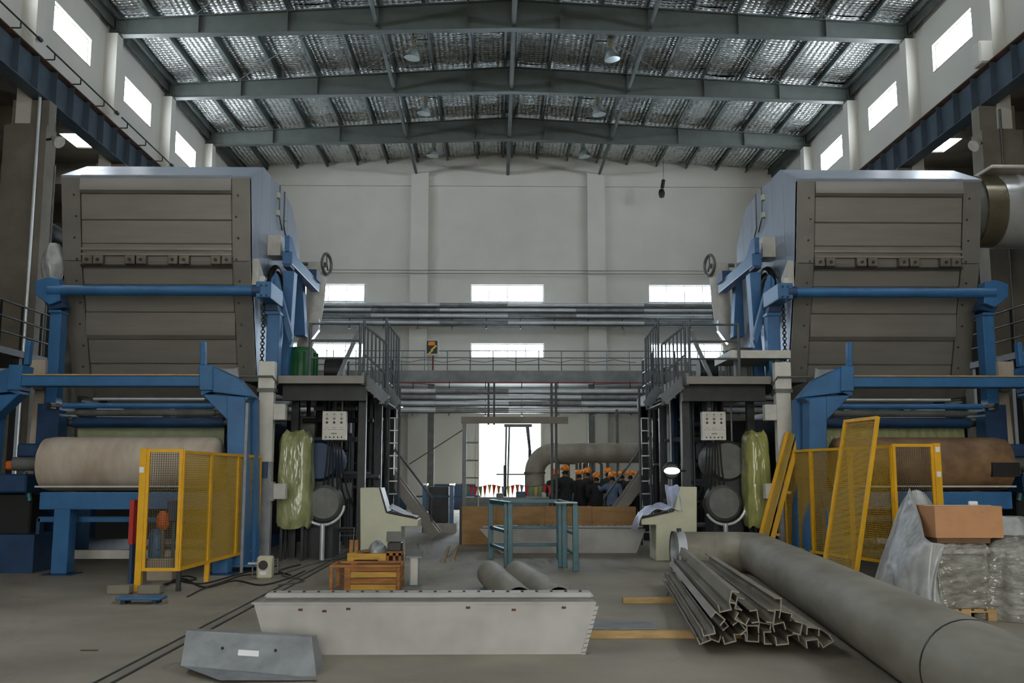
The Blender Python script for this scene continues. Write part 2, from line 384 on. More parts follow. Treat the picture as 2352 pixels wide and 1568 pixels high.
# ------------------------------------------------------------------ roof
def zt(x): return 16.65 + (1 - abs(x - AX) / 13.5) * 0.81     # top of the roof beams
ce = thing('ceiling', 'steel roof of beams and purlins lined with silver bubble foil', 'ceiling', (AX, 20, 16.6), kind='structure')
sh = MB()
for sg in (-1, 1):
    sh.prism([(AX, zt(AX) + 0.36), (AX + sg * 13.8, zt(AX + sg * 13.5) + 0.35), (AX + sg * 13.8, zt(AX + sg * 13.5) + 0.6), (AX, zt(AX) + 0.61)], 'y', -14.4, YB + 0.3)
sh.build('roof_sheet', 'roof_steel', ce)
for sg in (-1, 1):                      # plain lining over the bays behind the viewer
    MB().add([(AX, -14.2, zt(AX) + 0.28), (AX + sg * 13.5, -14.2, 16.93), (AX + sg * 13.5, COLY[6], 16.93), (AX, COLY[6], zt(AX) + 0.28)], [(0, 1, 2, 3)]).build('foil_lining', 'foil', ce)
# beams
proto = None
for k, y in enumerate(COLY[5:11]):
    if proto is None:
        m = MB(); m.prism([(XL + 0.02, 16.13), (AX, 16.47), (XR - 0.02, 16.13), (XR - 0.02, 16.65), (AX, 17.46), (XL + 0.02, 16.65)], 'y', y - 0.015, y + 0.015)
        for sg in (-1, 1):
            e = AX + sg * 13.48
            m.bar((AX, y, 16.46), (e, y, 16.12), 0.3, 0.025); m.bar((AX, y, 17.46), (e, y, 16.65), 0.3, 0.025)
        proto = m.build('roof_beam', 'roof_steel', ce)
        pst = []
        for sg in (-1, 1):
            for q in (0.0, 1.55, 4.53, 7.55, 10.5, 13.2):
                if q == 0 and sg > 0: continue
                x = AX + sg * q; zb = 16.47 - 0.34 * q / 13.5
                pst.append(MB().box(x - 0.008, x + 0.008, y - 0.14, y + 0.14, zb, zt(x)).build('stiffener', 'roof_steel', proto))
    else:
        b = inst(proto, (0, y - COLY[5], 0))
        for q in pst:
            c = inst(q, (0, 0, 0), b)
# purlins: cold rolled Z sections
PX = [0.22] + [1.5 * i for i in range(1, 9)] + [13.15]
for sg in (-1, 1):
    for q in PX:
        x = AX + sg * q; z = zt(x)
        m = MB(); m.box(x - 0.012, x + 0.012, COLY[5], YB, z + 0.01, z + 0.24); m.box(x - 0.075, x, COLY[5], YB, z + 0.005, z + 0.018); m.box(x, x + 0.075, COLY[5], YB, z + 0.23, z + 0.245)
        m.build('purlin', 'purlin_steel', ce)
# tie pipes along the beams and the ridge
for q, z, r in ((-4.57, 16.55, 0.07), (0, 16.62, 0.09), (4.57, 16.55, 0.07)):
    cyl((AX + q, COLY[5], z), (AX + q, YB, z), r, 10).build('tie_pipe', 'roof_steel', ce, smooth=40)
# sag rods crossing the bays
for k in range(6, 9):
    for sg in (-1, 1):
        for a, b in ((1.5, 6.0), (6.0, 10.5)):
            cyl((AX + sg * a, COLY[k] + 0.3, zt(AX + sg * a) - 0.02), (AX + sg * b, COLY[k + 1] - 0.3, zt(AX + sg * b) - 0.02), 0.014, 5).build('brace_rod', 'dull_steel', ce)
# foil blankets sagging between purlins
rng = random.Random(3)
for sg in (-1, 1):
    E_ = [0.0] + [1.5 * i for i in range(1, 9)] + [13.5]
    for i in range(len(E_) - 1):
        for k in range(6, 11):
            y0 = COLY[k]; y1 = COLY[k + 1] if k < 10 else YB
            y1 = min(y1, YB); y0b = y0
            xa, xb = AX + sg * E_[i], AX + sg * E_[i + 1]
            s1 = 0.05 + rng.random() * 0.05; ph = rng.random() * 6.28
            def fn(a, b, xa=xa, xb=xb, y0=y0b, y1=y1, s1=s1, ph=ph):
                x = xa + (xb - xa) * a; y = y0 + (y1 - y0) * b
                return Vector((x, y, zt(x) + 0.27 - s1 * math.sin(math.pi * a) * (0.7 + 0.3 * math.sin(b * 9 + ph)) - 0.04 * math.sin(math.pi * b) ** 2))
            if y1 - y0 > 0.5: MB().grid(fn, 6, 14).build('foil_sheet', 'foil', ce, smooth=60, recalc=False)
# dark ridge vents
for k in (6, 7, 8):
    y = COLY[k] + 1.2
    MB().box(AX + 0.3, AX + 1.4, y, y + 1.6, zt(AX) + 0.16, zt(AX) + 0.2).build('ridge_vent', 'black', ce)
for sg, nm in ((-1, 'left'), (1, 'right')):
    x = AX + sg * 13.3
    o = MB(); o.box(x - 0.18, x + 0.18, COLY[5], YB, 16.66, 16.9); o.box(x - 0.02, x + 0.02, COLY[5], YB, 16.35, 16.66)
    o = o.build('trim_eave_' + nm, 'roof_steel'); tag(o, 'dark steel eave strut along the %s wall top' % nm, 'trim', kind='structure')
# ------------------------------------------------------------------ crane runway girders
for sg, nm in ((-1, 'left'), (1, 'right')):
    y0, y1 = COLY[4], YB - 0.1
    X = lambda q: AX + sg * q
    g = thing('crane_girder', 'blue grey crane runway girder with ribs along the %s wall' % nm, 'girder', (X(12.87), y0, 11.68))
    MB().box(X(12.86), X(12.88), y0, y1, 11.7, 12.66).build('web', 'girder_steel', g)
    MB().box(X(12.67), X(13.07), y0, y1, 12.66, 12.69).build('top_flange', 'rust', g)
    MB().box(X(12.67), X(13.07), y0, y1, 11.67, 11.7).build('bottom_flange', 'girder_steel', g)
    MB().box(X(12.84), X(12.9), y0, y1, 12.69, 12.8).build('crane_rail', 'rust', g)
    s0 = MB().box(X(12.69), X(12.86), y0 + 0.5, y0 + 0.515, 11.7, 12.66).build('rib', 'girder_steel', g)
    n = int((y1 - y0 - 1) / 1.1)
    for i in range(1, n): inst(s0, (0, 1.1 * i, 0), g)
    # conductor rail on brackets above the girder, one length for each bay
    if sg < 0:
        for k in range(5, 9):
            a, b = COLY[k] + 0.2, COLY[k + 1] - 0.3
            c = thing('conductor_rail', ['thin crane conductor rail on wall brackets, length nearest the viewer', 'thin crane conductor rail on wall brackets, second length along left wall', 'thin crane conductor rail on wall brackets, third length along left wall', 'thin crane conductor rail on wall brackets, far length along left wall'][k - 5], 'rail', (XL, a, 13.2), 'crane conductor rails')
            cyl((-12.42, a, 13.38), (-12.42, b, 13.38), 0.026, 6).build('rail_bar', 'dark_steel', c)
            cyl((-12.42, b - 0.01, 13.38), (-12.42, b + 0.15, 13.38), 0.06, 8).build('end_insulator', 'dark_steel', c)
            for t in (0.1, 0.45, 0.8):
                y = a + (b - a) * t
                m = MB().bar((XL + 0.0, y, 13.2), (-12.42, y, 13.2), 0.03, 0.03); m.bar((-12.42, y, 13.2), (-12.42, y, 13.38), 0.03, 0.03); m.build('bracket', 'dark_steel', c)
    else:
        for k in (6, 7):
            y = COLY[k] - 0.1
            o = MB().box(XR - 0.82, XR - 0.405, y - 0.25, y + 0.25, 12.85, 13.5).build('junction_box', 'wall', bevel=0.05); tag(o, 'rounded white box on the right wall above the crane rail, %s' % ('nearer' if k == 6 else 'farther'), 'box')
# conduits on the columns
def conduit(name, u, v0, v1, Y, r, m, label):
    p0, p1 = P(u, (v0 + v1) / 2, Y), None
    z0, z1 = 0.0, P(u, v0, Y).z
    o = cyl((p0.x, Y, z0), (p0.x, Y, z1), r, 8).build(name, m, smooth=40); tag(o, label, 'conduit'); return o
conduit('conduit', 72, 215, 840, 25.82, 0.045, 'pipe_silver', 'thin silver conduit running up the left concrete column')
conduit('conduit', 104, 380, 1100, 25.84, 0.03, 'dull_steel', 'thin dull conduit up the left concrete column, right of the silver one')
conduit('conduit', 2302, 250, 420, 25.84, 0.03, 'dull_steel', 'thin conduit up the right concrete column')
# floor rail track set in the floor
tr = thing('floor_track', 'pair of thin steel strips set in the floor, running to the left machine', 'track', (-3.13, 14, 0))
for x in (-3.2, -3.06):
    MB().box(x - 0.014, x + 0.014, 4, 24, -0.01, 0.008).build('strip', 'dark_steel', tr)
MB().box(-3.186, -3.074, 4, 24, -0.01, 0.003).build('bed', 'concrete', tr)
# ------------------------------------------------------------------ high bay lamps
LAMPS = [(-3.07, 34.5), (4.2, 34.5), (-3.05, 40.1), (4.3, 40.1), (-3.04, 45.7), (4.17, 45.7)]
for (x, y), lb in zip(LAMPS, ['nearest pair, left', 'nearest pair, right', 'middle pair, left', 'middle pair, right', 'far pair, left', 'far pair, right']):
    z = 16.6; tl = 0.12 if x < 0 else -0.12
    r = thing('high_bay_lamp', 'unlit bell-shaped high bay lamp under the roof, %s' % lb, 'lamp', (x, y, z), 'high bay lamps')
    ax = Vector((tl, 0, 1)).normalized()
    c = Vector((x, y, z))
    MB().lathe([(0.30, 0.0), (0.29, 0.06), (0.2, 0.28), (0.1, 0.42), (0.09, 0.46), (0.0, 0.46)], c, ax, 20).build('reflector', 'lamp_glass', r, smooth=40)
    MB().lathe([(0.0, 0.02), (0.29, 0.02), (0.29, 0.0), (0.0, 0.0)], c, ax, 20).build('glass_cover', 'lamp_glass', r)
    q = c + ax * 0.62
    MB().obb(q, (0.2, 0.2, 0.36)).build('gear_box', 'cream', r, bevel=0.01)
    cyl(q + Vector((0, 0, 0.18)), (q.x, y, zt(x) + 0.1), 0.015, 6).build('hanger', 'dull_steel', r)
    MB().bar((q.x, y, zt(x) + 0.06), (AX + (1 if x > 0 else -1) * (3.0 if abs(x) < 3.3 and x < 0 else 3.0), y, zt(x) + 0.06), 0.04, 0.04).build('hanger_bar', 'dull_steel', r)
# hook block hanging near the far wall
hk = thing('hook_block', 'dark hook block hanging on a wire high at the right of the far wall', 'hook', P(1522, 455, 47))
a, b, c = P(1524, 413, 47), P(1521, 432, 47), P(1520, 455, 47)
cyl((a.x, 47, a.z), (b.x, 47, b.z), 0.09, 8).build('upper_sheave', 'dark_steel', hk)
MB().lathe([(0.0, 0), (0.12, 0.05), (0.16, 0.25), (0.12, 0.42), (0, 0.48)], (c.x, 47, c.z), n=12).build('hook_body', 'dark_steel', hk, smooth=50)
cyl((a.x, 47, a.z), (a.x, 47, zt(a.x) + 0.1), 0.012, 5).build('wire', 'rope', hk)
# ================================================================== THE TWO TISSUE MACHINES (mirror images)
def L(u, v, Y):
    p = P(u, v, Y); return AX - p.x, p.z
def LX(u, v, Y): return L(u, v, Y)[0]
def LZ(u, v, Y): return L(u, v, Y)[1]
def lerp_prof(prof, z):
    for (y0, z0), (y1, z1) in zip(prof, prof[1:]):
        if min(z0, z1) <= z <= max(z0, z1): return y0 + (y1 - y0) * (z - z0) / (z1 - z0)
    return prof[-1][0] if z < prof[-1][1] else prof[0][0]
XI, XO = LX(577, 500, 19.7), LX(147, 500, 19.7)      # hood side faces (inner toward the aisle, outer)
FRONT = [(19.5, LZ(360, 408, 19.5)), (19.8, LZ(360, 600, 19.8)), (20.55, LZ(360, 862, 20.5)), (20.9, LZ(360, 930, 20.9))]
PANEL_V = [412, 453, 510, 562, 615, 660, 719, 778, 832, 872]

def machine(s, side):
    X = lambda q: AX + s * q
    on = 'left-hand machine' if s < 0 else 'right-hand machine'
    ztop = FRONT[0][1]
    # ------------------------------------------------ drying hood
    h = thing('drying_hood', 'huge dull steel drying hood of the %s' % on, 'hood', (X((XI + XO) / 2), 22, 3.4))
    zr = LZ(400, 386, 20.65)
    side_prof = [(FRONT[3][0], FRONT[3][1]), (FRONT[2][0], FRONT[2][1]), (FRONT[1][0], FRONT[1][1]), (19.5, ztop), (20.65, zr), (21.3, zr),
                 (22.2, LZ(640, 428, 22.2)), (23.6, LZ(672, 475, 23.6)), (24.6, LZ(690, 560, 24.6)), (24.75, LZ(694, 640, 24.75)), (24.4, 5.2), (23.8, 3.9)]
    inset = [(y + (0.06 if y < 22 else -0.06), z) for y, z in side_prof]
    MB().prism(inset, 'x', X(XI + 0.08), X(XO - 0.08)).build('body', 'stainless_trim', h)
    # side skins of upright sheets
    cuts = [19.4, 20.5, 21.35, 22.25, 23.1, 23.95, 24.9]
    def clip(poly, ya, yb):
        def half(pl, f, inter):
            out = []
            for i in range(len(pl)):
                p, q = pl[i], pl[(i + 1) % len(pl)]
                if f(p): out.append(p)
                if f(p) != f(q): out.append(inter(p, q))
            return out
        def mk(yc): return lambda p, q: (yc, p[1] + (q[1] - p[1]) * (yc - p[0]) / (q[0] - p[0]))
        pl = half(poly, lambda p: p[0] >= ya, mk(ya)); return half(pl, lambda p: p[0] <= yb, mk(yb))
    for xa, xb in ((XI, XI + 0.07), (XO - 0.07, XO)):
        for ya, yb in zip(cuts, cuts[1:]):
            pl = clip(side_prof, ya, yb - 0.012)
            if len(pl) > 2: MB().prism(pl, 'x', X(xa), X(xb)).build('side_sheet', 'stainless_side', h)
    # top sheets
    MB().prism([(19.47, ztop - 0.02), (20.65, zr), (20.65, zr + 0.03), (19.45, ztop + 0.03)], 'x', X(XI), X(XO - 0.55)).build('top_sheet', 'stainless_side', h)
    MB().prism([(19.47, ztop - 0.02), (20.65, zr), (20.65, zr + 0.03), (19.45, ztop + 0.03)], 'x', X(XO - 0.54), X(XO)).build('top_sheet', 'stainless_side', h)
    MB().prism([(20.65, zr), (21.3, zr), (21.3, zr + 0.03), (20.65, zr + 0.03)], 'x', X(XI), X(XO)).build('top_sheet', 'stainless_side', h)
    # front sheets between the corner strips
    xa, xb = XI + 0.36, XO - 0.37
    def slab(z0, z1, proud, back=0.09):
        ys = [z for _, z in FRONT if z1 < z < z0]
        zs = [z0] + sorted(ys, reverse=True) + [z1]
        return [(lerp_prof(FRONT, z) - proud, z) for z in zs] + [(lerp_prof(FRONT, z) + back, z) for z in reversed(zs)]
    Z = [LZ(360, v, 19.8 if v < 640 else 20.2) for v in PANEL_V]
    for i, (z0, z1) in enumerate(zip(Z, Z[1:])):
        pr = 0.03 if i % 2 else 0.022
        if i in (0, 6):     # bulged sheets
            n = 7; pts = []
            for k in range(n + 1):
                z = z0 - 0.003 + (z1 + 0.006 - z0) * k / n
                pts.append((lerp_prof(FRONT, z) - 0.02 - 0.07 * (math.sin(math.pi * 0.5 * min(1, k / n * 1.02)) ** 1.5 if k < n else 0.2), z))
            pl = pts + [(lerp_prof(FRONT, z) + 0.09, z) for _, z in reversed(pts)]
            MB().prism(pl, 'x', X(xa + 0.005), X(xb - 0.005)).build('front_sheet', 'stainless', h, smooth=30)
        else:
            MB().prism(slab(z0 - 0.002, z1 + 0.002, pr), 'x', X(xa + 0.005), X(xb - 0.005)).build('front_sheet', 'stainless', h, bevel=0.018)
    for a, b in ((XI, xa - 0.004), (xb + 0.004, XO)):
        zs = (ztop, LZ(360, 600, 19.8), FRONT[3][1])
        MB().prism(slab(zs[0], zs[1] + 0.006, 0.035), 'x', X(a), X(b)).build('corner_strip', 'stainless_trim', h)
        MB().prism(slab(zs[1] - 0.006, zs[2], 0.035), 'x', X(a), X(b)).build('corner_strip', 'stainless_trim', h)
        for k in range(9):
            z = ztop - 0.35 - k * 0.42; y = lerp_prof(FRONT, z) - 0.045
            for xx in ((a + b) / 2 + (0.1 if a == XI else -0.1) * (1 if k % 2 else 0.6),):
                cyl((X(xx), y, z), (X(xx), y + 0.03, z), 0.022, 8).build('bolt', 'dark_steel', h)
    # latch rail with four pairs of latch blocks
    zl = LZ(360, 572, 19.7); yl = lerp_prof(FRONT, zl)
    MB().box(X(xa), X(xb), yl - 0.07, yl, zl - 0.02, zl + 0.03).build('latch_rail', 'stainless', h)
    zl2 = LZ(360, 585, 19.7); MB().box(X(xa), X(xb), yl - 0.1, yl, zl2 - 0.02, zl2 + 0.02).build('latch_rail', 'stainless', h)
    zb = LZ(360, 598, 19.7)
    for u in (198, 223, 296, 322, 395, 421, 494, 519):
        x = LX(u, 598, 19.6)
        lb = MB().box(X(x - 0.1), X(x + 0.1), yl - 0.14, yl, zb - 0.09, zb + 0.1).build('latch_block', 'latch_steel', h, bevel=0.015)
        MB().tube([(X(x), yl - 0.165, zb), (X(x), yl - 0.12, zb)], 0.032, 10).build('latch_bolt', 'dark_steel', lb)
    MB().box(X(xa), X(xb), yl - 0.05, yl, LZ(360, 611, 19.7), LZ(360, 607, 19.7)).build('latch_rail', 'dark_steel', h)
    # conduit runs and hinge boxes on the inner side
    zc = lambda v, Y: LZ(630, v, Y)
    for y, v0, v1 in ((22.0, 425, 520), (22.5, 440, 545)):
        MB().tube([(X(XI - 0.05), y, zc(v0, y)), (X(XI - 0.05), y, zc(v1 - 25, y)), (X(XI - 0.05), y + 0.35, zc(v1, y))], 0.018, 6).build('hood_conduit', 'dull_steel', h)
    for v in (450, 490):
        MB().box(X(XI - 0.06), X(XI), 21.9, 22.06, zc(v, 22) - 0.06, zc(v, 22) + 0.06).build('conduit_box', 'cream', h)
    MB().box(X(XI - 0.28), X(XI), 21.2, 21.75, zc(588, 21.3), zc(542, 21.3)).build('service_box', 'offwhite', h)
    MB().prism([(19.95, LZ(585, 660, 20)), (19.95, LZ(585, 595, 20)), (20.45, LZ(585, 625, 20)), (20.45, LZ(585, 660, 20))], 'x', X(XI - 0.12), X(XI)).build('hinge_plate', 'offwhite', h)
    # ------------------------------------------------ dryer cylinder under the hood: shadowed end with its bearing wheel
    d = thing('dryer_gear', 'round dark gear ring on the hood side of the %s' % on, 'gear', (X(5.4), 21.6, 5.0))
    cx = X(XI - 0.12)
    MB().ring((cx, 21.6, LZ(630, 680, 21.6)), (1, 0, 0), 0.62, 0.07, 32, 8).build('gear_ring', 'dark_steel', d, smooth=60)
    MB().ring((cx, 21.6, LZ(630, 680, 21.6)), (1, 0, 0), 0.46, 0.04, 28, 6).build('gear_ring', 'dull_steel', d, smooth=60)
    cyl((cx, 21.6, LZ(630, 680, 21.6)), (X(XI - 0.005), 21.6, LZ(630, 680, 21.6)), 0.35, 20).build('hub', 'black', d, smooth=40)
    # ------------------------------------------------ machine deck and its rails
    zp = LZ(740, 866, 19.2)
    pf = thing('machine_deck', 'raised steel walkway deck beside the hood of the %s' % on, 'platform', (X(4), 22, 0))
    px0, px1 = LX(836, 866, 19.2), LX(640, 866, 19.2)
    MB().box(X(px0 + 0.02), X(XI - 0.05), 19.25, 26.0, zp - 0.08, zp + 0.02).build('deck_plate', 'dull_steel', pf)
    MB().box(X(px0), X(px1), 19.18, 19.25, zp - 0.12, zp + 0.03).build('edge_beam', 'stainless_trim', pf)
    MB().box(X(px0 + 0.02), X(px1 - 0.1), 20.4, 20.46, zp + 0.02, zp + 0.14).build('kick_plate', 'stainless', pf)
    MB().box(X(px0), X(px0 + 0.06), 19.25, 26.0, zp - 0.14, zp + 0.1).build('edge_beam', 'dull_steel', pf)
    MB().box(X(px0), X(px1), 19.6, 19.75, zp - 0.42, zp - 0.08).build('cross_girder', 'dark_steel', pf)
    MB().box(X(px0), X(px1), 25.6, 25.8, zp - 0.42, zp - 0.08).build('cross_girder', 'dark_steel', pf)
    for y in (20.0, 22.8, 25.6):
        MB().box(X(px0 + 0.05), X(px0 + 0.2), y, y + 0.15, 0, zp - 0.08).build('deck_post', 'dark_steel', pf)
        MB().box(X(px1 - 0.15), X(px1), y + 0.5, y + 0.65, 0, zp - 0.08).build('deck_post', 'dark_steel', pf)
    # deck-edge railing, posts rising above the deck
    for y, u in ((20.0, 755), (24.5, 800)):
        pass
    rl = thing('deck_railing', 'grey tube railing along the deck of the %s' % on, 'railing', (X(px0 + 0.1), 22, zp))
    posts = [(px0 + 1.1, 19.45), (px0 + 0.12, 19.45), (px0 + 0.12, 24.2), (px0 + 0.12, 25.7)]
    for x, y in posts: cyl((X(x), y, zp), (X(x), y, zp + 1.1), 0.03, 8).build('rail_post', 'rail_grey', rl, smooth=40)
    for hh in (0.4, 0.75, 1.08):
        cyl((X(posts[0][0]), 19.45, zp + hh), (X(posts[1][0]), 19.45, zp + hh), 0.022, 8).build('rail_bar', 'rail_grey', rl, smooth=40)
        cyl((X(posts[2][0]), 24.2, zp + hh), (X(posts[3][0]), 25.7, zp + hh), 0.022, 8).build('rail_bar', 'rail_grey', rl, smooth=40)
    MB().bar((X(px0 + 0.55), 19.47, zp), (X(px0 + 0.15), 19.47, zp + 0.95), 0.05, 0.08).build('diagonal_brace', 'rail_grey', rl)
    # ------------------------------------------------ short flight down from the deck end toward the aisle
    stt = thing('access_stair', 'short steel stair with many upright balusters at the deck end of the %s' % on, 'stair', (X(px0 - 0.6), 20.6, zp - 1.0))
    for y, u0, u1, vt0, vt1, nb in ((19.6, 836, 890, 735, 790, 6), (21.4, 887, 916, 728, 776, 5)):
        xa_, xb_ = LX(u0, 800, y), LX(u1, 800, y)
        z0t, z1t = LZ(u0, vt0 + 8, y), LZ(u1, vt1, y)
        z0b = zp if y < 20 else zp
        drop = z0t - z1t
        MB().bar((X(xa_), y, z0b), (X(xb_), y, z0b - drop), 0.05, 0.2).build('stringer', 'rail_grey', stt)
        cyl((X(xa_), y, z0t - 0.03), (X(xb_), y, z1t), 0.024, 8).build('handrail', 'rail_grey', stt, smooth=40)
        cyl((X(xa_), y, z0b + 0.5), (X(xb_), y, z0b + 0.5 - drop), 0.02, 8).build('mid_rail', 'rail_grey', stt, smooth=40)
        for k in range(nb + 1):
            t = k / nb; x = xa_ + (xb_ - xa_) * t
            up = 0.06 if k == 0 else 0
            cyl((X(x), y, z0b - drop * t - 0.1), (X(x), y, z0t - drop * t + up), 0.026 if k in (0, nb) else 0.018, 8).build('baluster', 'rail_grey', stt, smooth=40)
    for k in range(4):
        t = (k + 0.5) / 4; x0_, x1_ = LX(836, 800, 19.6), LX(890, 800, 19.6); x = x0_ + (x1_ - x0_) * t
        MB().box(X(x - 0.09), X(x + 0.09), 19.62, 21.4, zp - 0.48 * t - 0.06, zp - 0.48 * t - 0.03).build('tread', 'dull_steel', stt)
    # ------------------------------------------------ long flight from the floor up under the deck
    ls = thing('floor_stair', 'long steep stair rising from the floor under the deck of the %s' % on, 'stair', (X(2.1), 26.2, 0))
    b0, b1 = (2.1, 0.0), (4.5, 3.2)
    for y in (25.9, 26.7):
        MB().bar((X(b0[0]), y, b0[1] + 0.1), (X(b1[0]), y, b1[1]), 0.05, 0.26).build('stringer', 'stainless_trim', ls)
    for k in range(13):
        t = (k + 0.7) / 13; x = b0[0] + (b1[0] - b0[0]) * t
        MB().box(X(x - 0.12), X(x + 0.12), 25.93, 26.67, t * 3.15, t * 3.15 + 0.03).build('tread', 'dull_steel', ls)
    for y in (25.9,):
        cyl((X(b0[0] + 0.1), y, 1.05), (X(b1[0] + 0.1), y, b1[1] + 0.95), 0.028, 8).build('handrail', 'rail_grey', ls, smooth=40)
        for t in (0.05, 0.5, 0.95):
            x = b0[0] + (b1[0] - b0[0]) * t
            cyl((X(x), y, 0.05 + 3.15 * t), (X(x), y, 1.02 + 3.15 * t), 0.024, 8).build('rail_post', 'rail_grey', ls, smooth=40)
    # ------------------------------------------------ blue side frame of the dryer section
    bf = thing('dryer_gantry', 'tall blue side frame with A-shaped legs on the %s' % on, 'frame', (X(4.6), 21, zp))
    def post(u0, u1, v0, v1, Y, dep, name='frame_post', m='blue'):
        xa_, xb_ = LX(u0, (v0 + v1) / 2, Y), LX(u1, (v0 + v1) / 2, Y)
        return MB().box(X(xa_), X(xb_), Y, Y + dep, LZ(u0, v1, Y), LZ(u0, v0, Y)).build(name, m, bf, bevel=0.012)
    def plate(pts, Y, dep, name, m='blue'):
        return MB().prism([(X(LX(u, v, Y)), LZ(u, v, Y)) for u, v in pts], 'y', Y, Y + dep).build(name, m, bf, bevel=0.01)
    post(611, 640, 715, 870, 19.9, 0.3)
    plate([(608, 714), (643, 714), (643, 722), (608, 722)], 19.86, 0.36, 'flange')
    plate([(608, 690), (636, 690), (640, 714), (610, 714)], 19.9, 0.3, 'frame_head', 'blue_dark')
    plate([(649, 622), (676, 622), (660, 862), (640, 862), (650, 770)], 21.0, 0.35, 'leg')
    plate([(680, 634), (695, 640), (701, 770), (675, 770)], 23.6, 0.35, 'leg')
    plate([(622, 640), (634, 625), (672, 770), (664, 792)], 20.35, 0.18, 'diagonal_arm')
    plate([(622, 640), (630, 628), (626, 680), (622, 675)], 20.3, 0.22, 'arm_head')
    # beam along the machine that ties the legs
    y0, y1 = 20.9, 24.2
    xa_, xb_ = LX(648, 600, 20.9), LX(671, 600, 20.9)
    MB().box(X(xa_), X(xb_), y0, y1, LZ(650, 606, 20.9), LZ(650, 578, 20.9)).build('top_beam', 'blue', bf, bevel=0.012)
    MB().box(X(xa_ - 0.03), X(xb_ + 0.03), y0 - 0.03, y0 + 0.4, LZ(650, 613, 20.9), LZ(650, 606, 20.9)).build('flange', 'blue_dark', bf)
    MB().prism([(20.95, LZ(660, 578, 21)), (20.95, LZ(660, 542, 21)), (21.2, LZ(660, 540, 21)), (21.9, LZ(660, 578, 21))], 'x', X(LX(655, 560, 21)), X(LX(666, 560, 21))).build('top_gusset', 'blue', bf)
    MB().box(X(xa_ + 0.1), X(xb_ - 0.05), 23.5, 24.1, LZ(690, 640, 23.5), LZ(690, 618, 23.5)).build('bearing_block', 'blue_dark', bf)
    # chain hanging beside the front post
    ch = thing('lifting_chain', 'hanging steel chain beside the blue frame of the %s' % on, 'chain', (X(LX(605, 720, 19.75)), 19.75, zp))
    x = LX(605, 720, 19.75); zt0 = LZ(605, 700, 19.75)
    nlk = 15
    lk0 = MB().ring((X(x), 19.75, zt0), (1, 0, 0), 0.035, 0.012, 10, 5).build('link', 'dark_steel', ch); lk1 = MB().ring((X(x), 19.75, zt0 - 0.06), (0, 1, 0), 0.035, 0.012, 10, 5).build('link', 'dark_steel', ch)
    for k in range(1, nlk // 2 + 4): inst(lk0, (0, 0, -0.12 * k)); inst(lk1, (0, 0, -0.12 * k))
    # ------------------------------------------------ blue tube across the hood front
    tb = thing('cross_tube', 'long blue tube on brackets across the hood front of the %s' % on, 'tube', (X((XI + XO) / 2), 19.2, zp))
    zt_ = LZ(360, 667, 19.2); x0, x1 = LX(598, 667, 19.2), LX(112, 667, 19.2)
    cyl((X(x0), 19.2, zt_), (X(x1), 19.2, zt_), 0.1, 20).build('tube', 'blue', tb, smooth=40)
    cyl((X(x0 - 0.02), 19.2, zt_), (X(x0 + 0.15), 19.2, zt_), 0.12, 20).build('collar', 'blue_dark', tb, smooth=40)
    MB().box(X(LX(590, 667, 19.2)), X(LX(625, 667, 19.2)), 19.1, 20.2, LZ(600, 685, 19.2), LZ(600, 648, 19.2)).build('bearing_bracket', 'blue', tb, bevel=0.015)
    for u, v in ((600, 655), (612, 655), (600, 678), (612, 678)):
        p = LX(u, v, 19.1); cyl((X(p), 19.07, LZ(u, v, 19.1)), (X(p), 19.1, LZ(u, v, 19.1)), 0.02, 8).build('bolt', 'dark_steel', tb)
    MB().box(X(LX(596, 640, 19.3)), X(LX(607, 640, 19.3)), 19.3, 19.4, LZ(600, 648, 19.3), LZ(600, 634, 19.3)).build('sensor_box', 'offwhite', tb)
    # outer bracket and its post
    plate_ = lambda pts, Y, dep, n, m='blue': MB().prism([(X(LX(u, v, Y)), LZ(u, v, Y)) for u, v in pts], 'y', Y, Y + dep).build(n, m, tb, bevel=0.012)
    plate_([(80, 645), (112, 635), (135, 640), (138, 690), (112, 700), (80, 675)], 19.15, 0.3, 'bearing_bracket')
    plate_([(95, 680), (140, 680), (150, 705), (112, 712)], 19.3, 0.3, 'bracket_web', 'blue_dark')
    plate_([(110, 711), (139, 711), (139, 718), (110, 718)], 19.25, 0.4, 'flange')
    xa_, xb_ = LX(112, 760, 19.3), LX(138, 760, 19.3)
    MB().box(X(xa_), X(xb_), 19.3, 19.6, 3.0, LZ(120, 718, 19.3)).build('support_post', 'blue', tb, bevel=0.012)
    MB().box(X(xa_ + 0.1), X(xb_ - 0.1), 19.25, 19.65, 0, 3.0).build('support_leg', 'blue_dark', tb)
    # ------------------------------------------------ blue gantry over the reel
    g = thing('reel_gantry', 'blue box-beam gantry with haunched corners over the reel of the %s' % on, 'gantry', (X(LX(255, 1290, 17.7)), 17.7, 0))
    GC = LX(255, 870, 17.6)
    def gp(pts, Y, dep, n, m='blue', mirror=True):
        for mm in ((1, -1) if mirror else (1,)):
            q = [(GC + mm * (LX(u, v, Y) - GC), LZ(u, v, Y)) for u, v in pts]
            MB().prism([(X(a), b) for a, b in q], 'y', Y, Y + dep).build(n, m, g, bevel=0.012)
    xa_, xb_ = LX(470, 870, 17.6), 2 * GC - LX(470, 870, 17.6)
    MB().box(X(xa_), X(xb_), 17.6, 17.95, LZ(255, 886, 17.6), LZ(255, 862, 17.6)).build('cross_beam', 'blue', g, bevel=0.012)
    MB().box(X(xa_), X(xb_), 17.58, 17.97, LZ(255, 862, 17.6), LZ(255, 859, 17.6)).build('beam_cap', 'wood_light', g)
    gp([(456, 838), (488, 838), (488, 896), (458, 896)], 17.55, 0.45, 'beam_socket')
    gp([(488, 842), (545, 868), (584, 912), (463, 897), (463, 905), (488, 896)], 17.6, 0.4, 'haunch')
